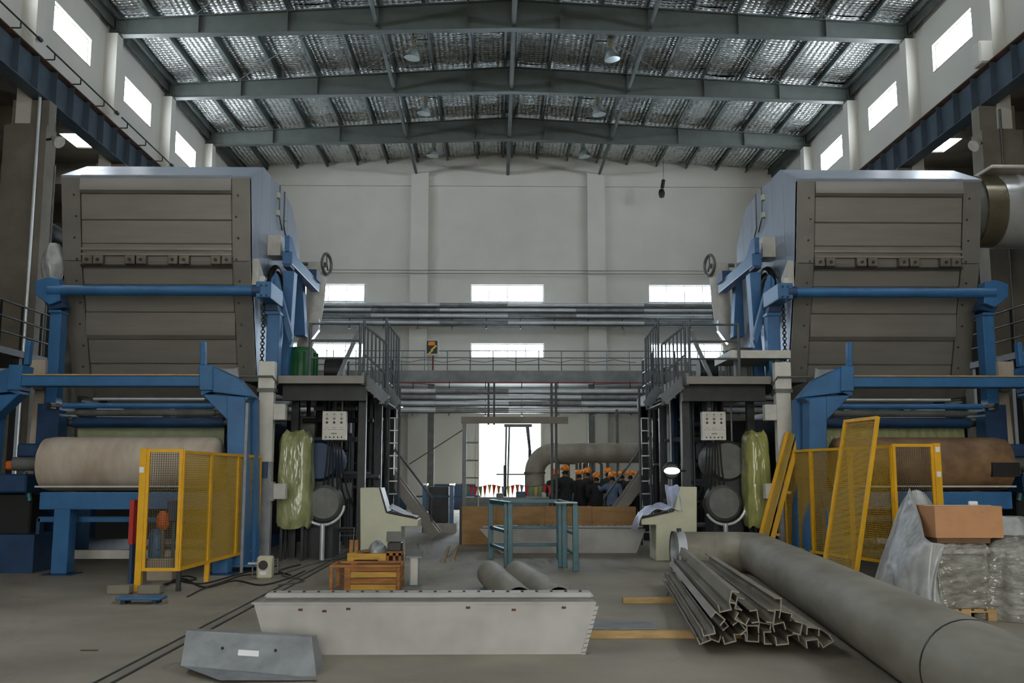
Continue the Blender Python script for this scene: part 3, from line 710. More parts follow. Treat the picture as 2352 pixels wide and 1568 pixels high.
    gp([(463, 904), (584, 912), (570, 915), (522, 965)], 17.62, 0.36, 'haunch_web')
    gp([(521, 908), (563, 912), (563, 1302), (521, 1302)], 17.6, 0.4, 'upright')
    gp([(565, 914), (586, 914), (586, 1296), (565, 1296)], 18.2, 0.35, 'upright_plate')
    gp([(512, 1296), (592, 1296), (592, 1303), (512, 1303)], 17.5, 1.2, 'foot_plate')
    gp([(459, 838), (470, 838), (470, 782), (459, 782)], 17.7, 0.15, 'stub_post')
    gp([(500, 846), (548, 868), (546, 842), (540, 846)], 17.7, 0.05, 'guard_plate', 'galv')
    # ------------------------------------------------ rolls and sheets behind the gantry
    def roll(name, lb, cat, u0, u1, v0, v1, Y, m, ends=True):
        z0, z1 = LZ(u0, v1, Y), LZ(u0, v0, Y); r = (z1 - z0) / 2; zc_ = (z0 + z1) / 2
        a, b = LX(u1, v0, Y), LX(u0, v0, Y)
        t = thing(name, lb, cat, (X((a + b) / 2), Y, z0))
        cyl((X(a), Y, zc_), (X(b), Y, zc_), r, 20).build('barrel', m, t, smooth=40)
        for e, sg in ((a, -1), (b, 1)): cyl((X(e), Y, zc_), (X(e + sg * 0.25), Y, zc_), r * 0.5, 10).build('journal', 'dull_steel', t, smooth=40); MB().box(X(e + sg * 0.2), X(e + sg * 0.28), Y - 0.08, 20.95, zc_ - 0.06, zc_ + 0.06).build('bearing_arm', 'dark_steel', t)
        return t
    roll('guide_roll', 'slim blue guide roll under the gantry of the %s' % on, 'roll', 145, 492, 925, 938, 19.0, 'blue')
    roll('press_roll', 'grey roll below the blue guide roll of the %s' % on, 'roll', 178, 495, 940, 956, 19.6, 'dull_steel')
    roll('scraper_bar', 'thin bright steel bar above the guide roll of the %s' % on, 'bar', 215, 470, 913, 920, 19.7, 'pipe_silver')
    roll('dark_roll', 'dark blue roll behind the reel of the %s' % on, 'roll', 170, 515, 957, 982, 19.9, 'blue_dark')
    pt = thing('felt_sheet', 'pale green felt sheet hanging behind the reel of the %s' % on, 'felt', (X(LX(345, 1000, 20.3)), 20.3, 1.0))
    MB().box(X(LX(515, 990, 20.3)), X(LX(178, 990, 20.3)), 20.3, 20.34, 1.65, LZ(345, 976, 20.3)).build('cloth', 'felt_green' if s < 0 else 'film_olive', pt)
    MB().box(X(LX(515, 990, 20.3)), X(LX(178, 990, 20.3)), 20.28, 20.36, LZ(345, 976, 20.3), LZ(345, 972, 20.3)).build('top_bar', 'dull_steel', pt)
    for x_ in (XI + 0.62, XO - 0.62): MB().box(X(x_), X(x_ + 0.05), 20.34, 20.91, LZ(345, 990, 20.3), LZ(345, 974, 20.3)).build('hanger_arm', 'dark_steel', pt)
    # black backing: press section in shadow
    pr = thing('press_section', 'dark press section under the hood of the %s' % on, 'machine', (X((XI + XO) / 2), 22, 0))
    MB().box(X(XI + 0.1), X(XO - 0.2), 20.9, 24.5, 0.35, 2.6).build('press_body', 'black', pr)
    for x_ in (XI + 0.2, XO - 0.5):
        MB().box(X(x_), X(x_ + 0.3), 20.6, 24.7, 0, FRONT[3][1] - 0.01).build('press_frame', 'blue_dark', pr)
    # ------------------------------------------------ reel stand and parent roll
    rs = thing('reel_stand', 'blue reel stand with tray beam and square legs on the %s' % on, 'stand', (X(LX(200, 1320, 17.0)), 17.0, 0))
    RX0, RX1 = LX(520, 1150, 17.0), LX(90, 1150, 17.0)
    MB().box(X(RX0), X(RX1), 17.0, 17.35, LZ(200, 1170, 17.0), LZ(200, 1130, 17.0)).build('tray_beam', 'blue', rs, bevel=0.012)
    for u0, u1 in ((119, 156), (488, 525)):
        xa_, xb_ = LX(u0, 1250, 17.0), LX(u1, 1250, 17.0)
        MB().box(X(xa_), X(xb_), 17.0, 17.3, 0.02, LZ(120, 1168, 17.0)).build('leg', 'blue', rs, bevel=0.012)
        MB().box(X(xa_ + 0.1), X(xb_ - 0.1), 16.9, 17.4, 0, 0.02).build('foot_plate', 'blue_dark', rs)
    MB().box(X(RX0), X(LX(80, 1190, 17.5)), 17.6, 17.75, LZ(200, 1199, 17.6), LZ(200, 1186, 17.6)).build('low_beam', 'blue', rs, bevel=0.01)
    MB().box(X(LX(84, 1190, 17.6)), X(LX(92, 1190, 17.6)), 17.6, 17.75, 0, LZ(200, 1190, 17.6)).build('side_rail', 'blue_dark', rs)
    MB().box(X(RX0), X(LX(158, 1270, 18.6)), 18.6, 18.7, LZ(200, 1283, 18.6), LZ(200, 1263, 18.6)).build('floor_beam', 'offwhite', rs)
    zc_ = (LZ(200, 1003, 17.6) + LZ(200, 1128, 17.2)) / 2; rr = (LZ(200, 1003, 17.6) - LZ(200, 1128, 17.2)) / 2
    pr_ = thing('reel_drum', ('large reel drum wrapped in pale stained sheet on the %s' if s < 0 else 'large reel drum wrapped in brown sheet on the %s') % on, 'roll', (X(LX(290, 1060, 17.6)), 17.6, LZ(200, 1128, 17.2)))
    a, b = LX(505, 1060, 17.6), LX(90, 1060, 17.5)
    m = MB().lathe([(0.0, 0), (rr * 0.8, 0.0), (rr * 0.97, 0.05), (rr, 0.15), (rr, abs(b - a) - 0.2), (rr * 0.95, abs(b - a) - 0.06), (rr * 0.72, abs(b - a)), (0.0, abs(b - a))], (X(a), 17.65, zc_), (s, 0, 0), 32)
    m.build('wrapped_barrel', 'beige_roll' if s < 0 else 'brown_roll', pr_, smooth=50)
    MB().box(X(a + 0.1), X(b - 0.1), 17.16, 17.24, zc_ - rr * 0.86, zc_ - rr * 0.8).build('wrap_seam', 'offwhite', pr_)
    cyl((X(b - 0.02), 17.65, zc_), (X(b + 0.5), 17.65, zc_), 0.12, 12).build('journal', 'dull_steel', pr_, smooth=40)
    if s > 0:
        MB().box(X(b - 0.5), X(b - 0.02), 17.15, 17.4, zc_ - 0.22, zc_ + 0.02).build('torn_wrap', 'black', pr_)
    # ------------------------------------------------ drive unit beyond the reel
    du = thing('reel_drive', 'blue gear drive unit at the outer end of the reel of the %s' % on, 'drive', (X(LX(40, 1250, 17.5)), 17.5, 0))
    bxl = lambda u0, u1, v0, v1, Y, dep, n, m: MB().box(X(LX(u0, (v0 + v1) / 2, Y)), X(LX(u1, (v0 + v1) / 2, Y)), Y, Y + dep, LZ(u0, v1, Y), LZ(u0, v0, Y)).build(n, m, du, bevel=0.03)
    bxl(38, 82, 1018, 1050, 17.9, 0.5, 'gear_case', 'blue_dark'); bxl(-30, 60, 1088, 1132, 17.5, 0.6, 'gear_case', 'blue_dark')
    bxl(10, 48, 1058, 1078, 17.7, 0.3, 'coupling_guard', 'orange'); bxl(-40, 70, 1132, 1240, 17.9, 0.6, 'drive_base', 'black')
    z0 = LZ(20, 1262, 17.4); MB().box(X(LX(-30, 1250, 17.4)), X(LX(78, 1250, 17.4)), 17.4, 18.4, 0, z0 + 0.25).build('plinth', 'blue_dark', du)
    cyl((X(LX(62, 1040, 17.8)), 17.75, LZ(62, 1085, 17.8)), (X(LX(72, 1140, 17.8)), 17.75, LZ(72, 1150, 17.8)), 0.05, 10).build('hose', 'teal', du, smooth=40)
    # ------------------------------------------------ pale posts left of the reel
    ps_ = thing('pale_post', 'pale steel post behind the reel drive of the %s' % on, 'post', (X(LX(85, 1000, 19.4)), 19.4, 0))
    MB().prism([(X(LX(u, v, 19.4)), LZ(u, v, 19.4)) for u, v in ((66, 1030), (95, 1030), (103, 892), (80, 892))], 'y', 19.4, 19.6).build('post_top', 'beige_roll', ps_)
    MB().box(X(LX(68, 1100, 19.4)), X(LX(94, 1100, 19.4)), 19.4, 19.6, 0, LZ(80, 1030, 19.4)).build('post_leg', 'beige_roll', ps_)
    MB().box(X(LX(68, 845, 19.2)), X(LX(104, 845, 19.2)), 19.2, 19.5, LZ(80, 862, 19.2), LZ(80, 826, 19.2)).build('terminal_box', 'beige_roll', ps_)
    MB().box(X(LX(80, 870, 19.3)), X(LX(100, 870, 19.3)), 19.25, 19.45, LZ(80, 895, 19.3), LZ(80, 860, 19.3)).build('post_neck', 'dull_steel', ps_)
    # ------------------------------------------------ white cable duct upright
    cd = thing('cable_duct', 'tall white cable duct standing beside the gantry of the %s' % on, 'duct', (X(LX(605, 1280, 19.0)), 19.0, 0))
    xa_, xb_ = LX(590, 1100, 19.0), LX(623, 1100, 19.0)
    MB().box(X(xa_), X(xb_), 19.0, 19.16, 0, LZ(605, 1060, 19.0)).build('duct_lower', 'galv', cd)
    MB().box(X(xa_ + 0.01), X(xb_ + 0.0), 18.98, 19.16, LZ(605, 1060, 19.0), LZ(605, 900, 19.0)).build('duct_middle', 'white_paint', cd)
    MB().box(X(xa_ + 0.03), X(xb_ - 0.01), 18.96, 19.17, LZ(605, 892, 19.0), LZ(605, 830, 19.0)).build('duct_head', 'white_paint', cd, bevel=0.01)
    MB().box(X(xa_ + 0.04), X(xb_ - 0.03), 18.94, 19.18, LZ(605, 900, 19.0), LZ(605, 892, 19.0)).build('joint_collar', 'dull_steel', cd)
    MB().tube([(X(LX(550, 864, 18.9)), 18.9, LZ(550, 864, 18.9)), (X(LX(626, 864, 18.9)), 18.9, LZ(626, 864, 18.9)), (X(LX(632, 872, 18.9)), 19.1, LZ(632, 880, 18.9))], 0.022, 8).build('clamp_rod', 'dull_steel', cd, smooth=40)
    MB().box(X(LX(592, 1075, 18.95)), X(LX(614, 1075, 18.95)), 18.93, 19.0, LZ(600, 1097, 19), LZ(600, 1060, 19)).build('blue_cover', 'blue_dark', cd)
    j1 = MB().box(X(LX(627, 945, 18.9)), X(LX(655, 945, 18.9)), 18.9, 19.1, LZ(640, 964, 18.9), LZ(640, 927, 18.9)).build('switch_box', 'offwhite', bevel=0.01); tag(j1, 'upper white switch box fixed to the cable duct of the %s' % on, 'box')
    j2 = thing('switch_box', 'lower white switch box on an arm by the cable duct of the %s' % on, 'box', (X(LX(640, 1148, 18.8)), 18.8, LZ(640, 1148, 18.8)))
    MB().box(X(LX(627, 1125, 18.8)), X(LX(655, 1125, 18.8)), 18.8, 19.0, LZ(640, 1146, 18.8), LZ(640, 1110, 18.8)).build('box', 'offwhite', j2, bevel=0.01)
    MB().box(X(LX(618, 1125, 18.85)), X(LX(628, 1125, 18.85)), 18.85, 19.0, LZ(640, 1150, 18.8), LZ(640, 1106, 18.8)).build('arm', 'galv', j2)
    # ------------------------------------------------ cabinet wrapped in yellow film
    wc = thing('wrapped_cabinet', ('cabinet wrapped in glossy pale olive plastic film beside the %s' if s < 0 else 'narrow cabinet wrapped in glossy yellow plastic film beside the %s') % on, 'cabinet', (X(LX(668, 1210, 19.6)), 19.6, 0))
    x0, x1 = LX(712, 1100, 19.6), LX(632, 1100, 19.6); za, zb_ = LZ(668, 1212, 19.6), LZ(668, 988, 19.6)
    if s > 0: x0 = LX(690, 1100, 19.6)
    def wrap(t, p):
        an = 2 * math.pi * t
        cxx, cyy = (x0 + x1) / 2, 19.95
        ex = (x1 - x0) / 2; ey = 0.38
        pw = 0.45
        sx = math.copysign(abs(math.cos(an)) ** pw, math.cos(an)); sy = math.copysign(abs(math.sin(an)) ** pw, math.sin(an))
        k = 1 - 0.10 * p * p + 0.02 * math.sin(p * 9 + t * 25) + 0.02 * math.sin(t * 44 + p * 3)
        if p > 0.93: k *= 1 - (p - 0.93) * 4.5
        if p < 0.06: k *= 0.9 + p * 1.6
        return Vector((X(cxx + ex * sx * k), cyy + ey * sy * k, za + (zb_ - za) * p + 0.03 * math.sin(t * 31)))
    m = MB().grid(wrap, 40, 18); m.box(X(x0 + 0.14), X(x1 - 0.14), 19.7, 20.2, za + 0.05, zb_ - 0.06)
    m.build('film_wrap', 'film_olive' if s < 0 else 'film_yellow', wc, smooth=70, recalc=False)
    for x_ in (x0 + 0.12, x1 - 0.15):
        for y in (19.7, 20.1): MB().box(X(x_), X(x_ + 0.05), y, y + 0.05, 0, za + 0.1).build('leg', 'dark_steel', wc)
    # ------------------------------------------------ operator control panel
    cp_ = thing('control_panel', 'white control panel with rows of dials hanging under the deck of the %s' % on, 'panel', (X(LX(768, 1010, 19.8)), 19.8, LZ(768, 1010, 19.8)))
    x0, x1 = LX(740, 976, 19.8), LX(795, 976, 19.8); za, zb_ = LZ(768, 1010, 19.8), LZ(768, 944, 19.8)
    MB().box(X(x0), X(x1), 19.8, 19.98, za, zb_).build('housing', 'white_paint', cp_, bevel=0.008)
    w_ = abs(x0 - x1); hh = zb_ - za; xl_ = min(X(x0), X(x1))
    for r_, fz, rad, mm in ((0, 0.74, 0.024, 'dial_grey'), (1, 0.605, 0.024, 'ink'), (2, 0.895, 0.012, 'ink')):
        for c in (0.2, 0.5, 0.8):
            cyl((xl_ + w_ * c, 19.785, za + hh * fz), (xl_ + w_ * c, 19.8, za + hh * fz), rad, 14).build('dial', mm, cp_)
    for c in (0.16, 0.33, 0.5, 0.66, 0.82): MB().box(xl_ + w_ * c - 0.012, xl_ + w_ * c + 0.012, 19.79, 19.8, za + hh * 0.07, za + hh * 0.12).build('switch', 'ink', cp_)
    MB().box(xl_ + w_ * 0.38, xl_ + w_ * 0.62, 19.795, 19.8, za + hh * 0.205, za + hh * 0.245).build('name_plate', 'ink_soft', cp_)
    for c in (0.13, 0.29, 0.45, 0.58, 0.74, 0.88): MB().box(xl_ + w_ * c - 0.03, xl_ + w_ * c + 0.025, 19.797, 19.8, za + hh * 0.352, za + hh * 0.368).build('legend_strip', 'ink_soft', cp_)
    for c in (0.2, 0.5, 0.8):
        MB().box(xl_ + w_ * c - 0.032, xl_ + w_ * c + 0.032, 19.797, 19.8, za + hh * 0.42, za + hh * 0.435).build('legend_strip', 'ink_soft', cp_)
        MB().box(xl_ + w_ * c - 0.03, xl_ + w_ * c + 0.03, 19.797, 19.8, za + hh * 0.83, za + hh * 0.84).build('legend_strip', 'ink_soft', cp_)
    cyl((xl_ + w_ * 0.5, 19.9, zb_), (xl_ + w_ * 0.5, 19.9, zp - 0.08), 0.03, 8).build('hanger', 'dark_steel', cp_)
    for k in range(6):
        x = xl_ + w_ * (0.25 + 0.1 * k); dx = (k - 2.5) * 0.05
        MB().tube([(x, 19.9, za + 0.02), (x + dx * 0.3, 19.95, za - 0.5), (x + dx, 20.1, za - 1.0), (x + dx * 1.8, 20.4, za - 1.35)], 0.017, 6).build('cable', 'rubber', cp_, smooth=60)
    # ------------------------------------------------ tank, motor, gear and pipework below the deck
    tk = thing('drive_motor', ('dark blue bulky motor' if s < 0 else 'dark steel bulky drum') + ' under the control panel of the %s' % on, 'motor', (X(LX(745, 1200, 20.6)), 20.8, 0))
    cxm = LX(738, 1060, 20.6); mm = 'blue_dark' if s < 0 else 'dull_steel'
    MB().lathe([(0, -0.2), (0.36, -0.2), (0.42, -0.1), (0.42, 0.75), (0.3, 0.85), (0.0, 0.85)], (X(cxm), 20.5, 1.93), (0, 1, 0), 24).build('motor_body', mm, tk, smooth=40)
    MB().box(X(cxm - 0.3), X(cxm + 0.3), 20.4, 21.3, 0, 1.6).build('motor_base', 'dark_steel', tk)
    rl2 = thing('roll_guard', 'round grey roll guard on a pole below the motor of the %s' % on, 'guard', (X(LX(740, 1240, 20.0)), 20.0, 0))
    cxm, czm = LX(745, 1155, 20.1), LZ(745, 1155, 20.1)
    MB().lathe([(0, 0), (0.3, 0.0), (0.36, 0.06), (0.36, 0.4), (0, 0.4)], (X(cxm), 20.0, czm), (0, 1, 0), 28).build('drum', 'dull_steel', rl2, smooth=40)
    MB().tube([Vector((X(cxm) + 0.42 * math.cos(t), 19.95, czm + 0.42 * math.sin(t))) for t in [math.radians(q) for q in range(-150 if s < 0 else -150, -5, 12)]], 0.03, 8).build('hoop', 'pipe_silver', rl2, smooth=60)
    cyl((X(cxm), 19.95, 0), (X(cxm), 19.95, czm - 0.4), 0.05, 12).build('pole', 'pipe_silver', rl2, smooth=40)
    pw = thing('pipework', 'dense dark pipework and cable frames under the deck of the %s' % on, 'pipes', (X(3.6), 22, 0))
    rg = random.Random(11 if s < 0 else 23)
    for k in range(26):
        x = px0 + 0.15 + rg.random() * (px1 - px0 - 0.2); y = 21.2 + rg.random() * 3.8; r = rg.choice((0.02, 0.03, 0.045, 0.06))
        cyl((X(x), y, 0), (X(x), y, zp - 0.1), r, 8).build('pipe', rg.choice(('dark_steel', 'dark_steel', 'dull_steel', 'rail_grey', 'pipe_silver', 'blue_dark')), pw, smooth=40)
    for k in range(14):
        z = 0.3 + rg.random() * 2.9; y = 21.0 + rg.random() * 3.6; xa_ = px0 + rg.random() * 0.7; xb_ = xa_ + 0.7 + rg.random() * 0.9
        cyl((X(xa_), y, z), (X(min(xb_, px1)), y, z), rg.choice((0.02, 0.035, 0.05)), 8).build('pipe', rg.choice(('dark_steel', 'dull_steel', 'rail_grey')), pw, smooth=40)
    for k in range(5):
        x = px0 + 0.5 + rg.random() * 1.0; z = 1.0 + rg.random() * 1.6; y = 21.5 + rg.random() * 1.0
        MB().box(X(x), X(x + 0.35), y, y + 0.3, z, z + 0.25 + rg.random() * 0.35).build('valve_box', rg.choice(('dark_steel', 'dull_steel', 'black')), pw, bevel=0.02)
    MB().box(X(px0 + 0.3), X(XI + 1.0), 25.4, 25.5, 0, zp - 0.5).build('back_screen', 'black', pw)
    # ladder of bright-edged tubes at the deck corner
    ld = thing('corner_ladder', 'slim upright ladder with bright rungs at the deck corner of the %s' % on, 'ladder', (X(LX(905, 1100, 24.0)), 24.0, 0))
    x0, x1 = LX(893, 1000, 24), LX(917, 1000, 24)
    for x in (x0, x1): cyl((X(x), 24, 0), (X(x), 24, zp + 0.2), 0.03, 8).build('stile', 'rail_grey', ld, smooth=40)
    for k in range(11): cyl((X(x0), 24, 0.3 + 0.3 * k), (X(x1), 24, 0.3 + 0.3 * k), 0.016, 6).build('rung', 'pipe_silver', ld, smooth=40)
    # ------------------------------------------------ grey duct elbow with handwheel behind the frame
    hw = thing('steam_duct', 'pale grey duct with handwheel behind the blue frame of the %s' % on, 'duct', (X(LX(728, 800, 25.0)), 25, zp))
    pts = [(X(LX(u, v, 25.0)), 25.0, LZ(u, v, 25.0)) for u, v in ((728, 605), (727, 640), (724, 690), (718, 735), (708, 770), (698, 800))]
    MB().tube(pts, [0.25, 0.25, 0.24, 0.22, 0.2, 0.2], 18).build('duct_body', 'offwhite', hw, smooth=50)
    z = LZ(728, 608, 25.0); cyl((X(LX(695, 608, 25)), 24.9, z), (X(LX(752, 608, 25)), 24.9, z), 0.05, 10).build('shaft', 'dull_steel', hw, smooth=40)
    xw = X(LX(752, 608, 25)); MB().ring((xw, 24.9, z), (1, 0.3 * s, 0), 0.26, 0.04, 28, 8).build('handwheel', 'dull_steel', hw, smooth=60)
    for t in range(3):
        an = t * 2.094; MB().bar((xw, 24.9, z), (xw, 24.9 + 0.24 * math.sin(an), z + 0.24 * math.cos(an)), 0.03, 0.03).build('spoke', 'dull_steel', hw)
    MB().prism([(X(LX(u, v, 24.7)), LZ(u, v, 24.7)) for u, v in ((706, 775), (735, 735), (735, 760), (712, 790))], 'y', 24.5, 24.7).build('bright_flap', 'silver', hw)
    # deck machinery
    gm = thing('deck_motor', ('green ribbed pump motor' if s < 0 else 'grey pump set with valves') + ' standing on the deck of the %s' % on, 'motor', (X(LX(695, 855, 21.5)), 21.8, zp))
    xm = LX(690, 810, 21.5)
    mg = 'green' if s < 0 else 'dull_steel'
    MB().lathe([(0, 0), (0.3, 0), (0.34, 0.08), (0.34, 0.75), (0.26, 0.85), (0, 0.85)], (X(xm), 21.6, zp + 0.02), (0, 0, 1), 20).build('body', mg, gm, smooth=40)
    for k in range(16):
        an = k * math.pi / 8; cyl((X(xm) + 0.35 * math.cos(an), 21.6 + 0.35 * math.sin(an), zp + 0.12), (X(xm) + 0.35 * math.cos(an), 21.6 + 0.35 * math.sin(an), zp + 0.75), 0.025, 5).build('cooling_rib', mg, gm)
    MB().lathe([(0, 0), (0.26, 0), (0.26, 0.4), (0.0, 0.4)], (X(xm - 0.42), 22.3, zp + 0.45), (s * -1, 0, 0), 18).build('pump_head', 'dark_steel', gm, smooth=40)
    MB().box(X(xm - 0.75), X(xm + 0.1), 22.0, 22.6, zp + 0.02, zp + 0.25).build('pump_base', 'dark_steel', gm)
    for k in range(3):
        x = px0 + 0.25 + 0.3 * k; MB().tube([(X(x), 24.9, zp), (X(x), 24.9, zp + 0.7 + 0.1 * k), (X(x + 0.3), 24.9, zp + 0.75 + 0.1 * k), (X(x + 0.3), 24.9, zp)], 0.03, 8).build('loop_pipe', 'rail_grey', gm, smooth=40)
for s_, n_ in ((-1, 'left'), (1, 'right')): machine(s_, n_)
# ================================================================== BACK OF THE HALL
mz = thing('mezzanine', 'grey concrete mezzanine bridging the hall before the far wall', 'platform', (AX, 47, 0))
MB().box(XL, XR, 46.0, YB - 0.36, 5.86, 6.44).build('slab', 'slab', mz)
MB().box(XL, XR, 45.96, 46.0, 5.84, 5.9).build('edge_strip', 'red_line', mz)
for x in (-8.5, AX - 3.6, AX + 3.9, 9.6): MB().box(x - 0.15, x + 0.15, 46.6, 46.9, 0, 5.86).build('support_post', 'dull_steel', mz)
mr = thing('mezzanine_railing', 'blue grey tube railing along the edge of the mezzanine', 'railing', (AX, 46.05, 6.44))
for k in range(24):
    x = -11.8 + k * 1.06; cyl((x, 46.06, 6.44), (x, 46.06, 7.36), 0.025, 6).build('rail_post', 'rail_grey', mr)
for z in (6.72, 7.04, 7.36): cyl((-12.4, 46.06, z), (13.5, 46.06, z), 0.022, 6).build('rail_bar', 'rail_grey', mr)
cbs = MB(); pts = [(-5 + i * 0.5, 46.0, 6.95 - 0.14 * math.sin(i * 0.9) ** 2) for i in range(24)]
o = MB().tube(pts, 0.012, 5).build('slack_cable', 'rubber'); tag(o, 'slack black cable looped along the mezzanine railing', 'cable')
# sign box on the railing
sg = thing('sign_box', 'white framed dark panel with orange and yellow marks on the mezzanine', 'sign', P(992, 850, 45.8))
x0, x1, za, zb = P(977, 800, 45.8).x, P(1008, 800, 45.8).x, P(990, 816, 45.8).z, P(990, 780, 45.8).z
MB().box(x0, x1, 45.75, 45.9, za, zb).build('frame', 'offwhite', sg)
MB().box(x0 + 0.07, x1 - 0.07, 45.73, 45.75, za + 0.08, zb - 0.06).build('face', 'dark_steel', sg)
MB().box(x0 + 0.14, x1 - 0.18, 45.715, 45.73, zb - 0.27, zb - 0.1).build('orange_plate', 'sign_orange', sg)
for a, b in (((0.42, 0.30), (0.70, 0.62)), ((0.24, 0.08), (0.46, 0.34))):
    w = x1 - x0; h = zb - za
    MB().bar((x0 + w * a[0], 45.72, za + h * a[1]), (x0 + w * (b[0] + 0.12), 45.72, za + h * b[1]), 0.015, 0.075).build('yellow_stripe', 'sign_yellow', sg)
cyl((x0 + 0.35, 45.93, 6.44), (x0 + 0.35, 45.93, za), 0.04, 8).build('sign_post', 'red_line', sg)
# wall pipe racks
for nm, vs_, y, rr in (('upper', (700, 712, 725, 741), 47.6, 0.1), ('lower', (898, 912, 926, 941), 45.2, 0.115)):
    for k, v in enumerate(vs_):
        z = P(1160, v, y).z
        r = thing('wall_pipe', '%s silver insulated pipe of the %s rack across the far wall' % (('top', 'second', 'third', 'lowest')[k], nm), 'pipe', (AX, y, z - rr), '%s pipe rack' % nm)
        n = 8
        for i in range(n):
            xa = XL + 0.3 + i * (26.4 / n)
            rq = rr * random.uniform(0.9, 1.05)
            cyl((xa, y, z), (xa + 26.4 / n - 0.01, y, z), rq, 12).build('jacket', 'pipe_silver' if (i + k) % 3 else 'galv', r, smooth=40)
    rk = thing('pipe_rack', 'dark hanger rack carrying the %s wall pipes' % nm, 'rack', (AX, y, P(1160, vs_[-1], y).z - 0.3))
    for i in range(16):
        x = XL + 0.9 + i * 1.65
        zt_, zb_ = P(1160, vs_[0], y).z + 0.1, P(1160, vs_[-1] + 12, y).z
        MB().box(x - 0.02, x + 0.02, y + rr + 0.01, y + rr + 0.05, zb_, zt_ if nm == 'upper' else 5.86).build('hanger', 'dark_steel', rk)
        if nm == 'upper': MB().box(x - 0.02, x + 0.02, y + rr + 0.01, YB, zt_ - 0.3, zt_ - 0.26).build('bracket', 'dark_steel', rk)
        MB().box(x - 0.04, x + 0.04, y - 0.04, y + rr + 0.04, zb_ - 0.03, zb_ + 0.02).build('lug', 'dull_steel', rk)
    for k, v in enumerate(vs_):
        z = P(1160, v, y).z - rr - 0.02
        MB().box(XL + 0.3, XR - 0.3, y + 0.0, y + rr + 0.04, z - 0.02, z + 0.02).build('rack_rail', 'dark_steel', rk)
for k, v in enumerate((621, 628)):
    o = cyl((XL + 0.01, 48.05, P(1160, v, 48.05).z), (XR - 0.01, 48.05, P(1160, v, 48.05).z), 0.014, 5).build('stay_wire', 'rope'); tag(o, 'thin stay wire strung across the far wall, %s of two' % ('upper' if k == 0 else 'lower'), 'wire')
# scaffold frame before the door
sf = thing('timber_scaffold', 'tall grey scaffold frame with crossbeam standing before the bright door', 'scaffold', F(1066, 1250))
Y = 25.0
px = P(1066, 1100, Y).x
MB().box(px - 0.05, px + 0.05, Y, Y + 0.1, 0, P(1066, 957, Y).z).build('upright', 'rail_grey', sf)
x2 = P(1305, 965, Y).x
MB().box(px - 0.08, x2, Y - 0.03, Y + 0.13, P(1180, 972, Y).z, P(1180, 957, Y).z).build('crossbeam', 'concrete', sf)
for u in (1268,):
    x = P(u, 1100, Y).x
    for dx in (0, 0.11): MB().box(x + dx - 0.03, x + dx + 0.03, Y + 0.0, Y + 0.08, 0, P(u, 880, Y).z).build('upright', 'dark_steel', sf)
for u in (1122, 1135):
    x = P(u, 940, Y).x; MB().box(x - 0.025, x + 0.025, Y + 0.0, Y + 0.06, P(u, 975, Y).z, P(u, 880, Y).z).build('hanger', 'dark_steel', sf)
for v in (1016, 1057, 1097):
    z = P(1080, v, Y).z; cyl((px, Y + 0.05, z), (P(1099, v, Y).x, Y + 0.05, z), 0.018, 6).build('rung', 'rail_grey', sf)
x = P(1099, 1040, Y).x; cyl((x, Y + 0.05, 0), (x, Y + 0.05, P(1099, 972, Y).z), 0.015, 6).build('thin_upright', 'offwhite', sf)
o = cyl(P(940, 1066, 25), P(1062, 988, 25), 0.014, 5).build('guy_rope', 'rope'); tag(o, 'thin rope slanting from the scaffold down to the left', 'rope')
# A-frame hoist stand in the doorway
af = thing('hoist_stand', 'dark A-frame hoist stand silhouetted in the bright door', 'stand', P(1192, 1130, 33))
Y = 33.0
zt_ = P(1190, 975, Y).z
MB().box(P(1158, 975, Y).x, P(1222, 975, Y).x, Y - 0.06, Y + 0.06, zt_ - 0.08, zt_ + 0.02).build('top_bar', 'rail_grey', af)
for a, b in (((1163, 976), (1160, 1125)), ((1170, 976), (1166, 1125)), ((1209, 976), (1216, 1035)), ((1213, 976), (1218, 1035))):
    p, q = P(*a, Y), P(*b, Y); MB().bar(p, q, 0.06, 0.06).build('leg', 'rail_grey', af)
for u in (1160, 1217):
    x = P(u, 1080, Y).x; MB().box(x - 0.05, x + 0.05, Y - 0.05, Y + 0.05, 0, P(u, 1068 if u < 1200 else 1034, Y).z).build('leg_base', 'dark_steel', af)
z = P(1190, 1089, Y).z; cyl((P(1140, 1089, Y).x, Y, z), (P(1240, 1089, Y).x, Y, z), 0.02, 6).build('brace', 'dark_steel', af)
# big grey duct with elbow in front of the door
Y = 31.5; zc = P(1350, 1040, Y).z; r = 0.31; xd = P(1228, 1100, Y).x; R = 0.62
bd = thing('elbow_duct', 'big grey duct with elbow turning down before the far door', 'duct', (xd, Y, 0))
pts = [(P(1500, 1040, Y).x, Y, zc), (xd + R + 0.6, Y, zc)] + arc((xd + R, Y, zc - R), R, math.pi / 2, math.pi, (1, 0, 0), (0, 0, 1), 10)
MB().tube(pts, r, 24).build('bend', 'duct_grey', bd, smooth=50)
cyl((xd, Y, 0), (xd, Y, zc - R), r, 24).build('down_leg', 'duct_grey', bd, smooth=50)
for z in (0.9, zc - R): cyl((xd, Y, z - 0.03), (xd, Y, z + 0.03), r + 0.03, 24).build('flange', 'dull_steel', bd, smooth=50)
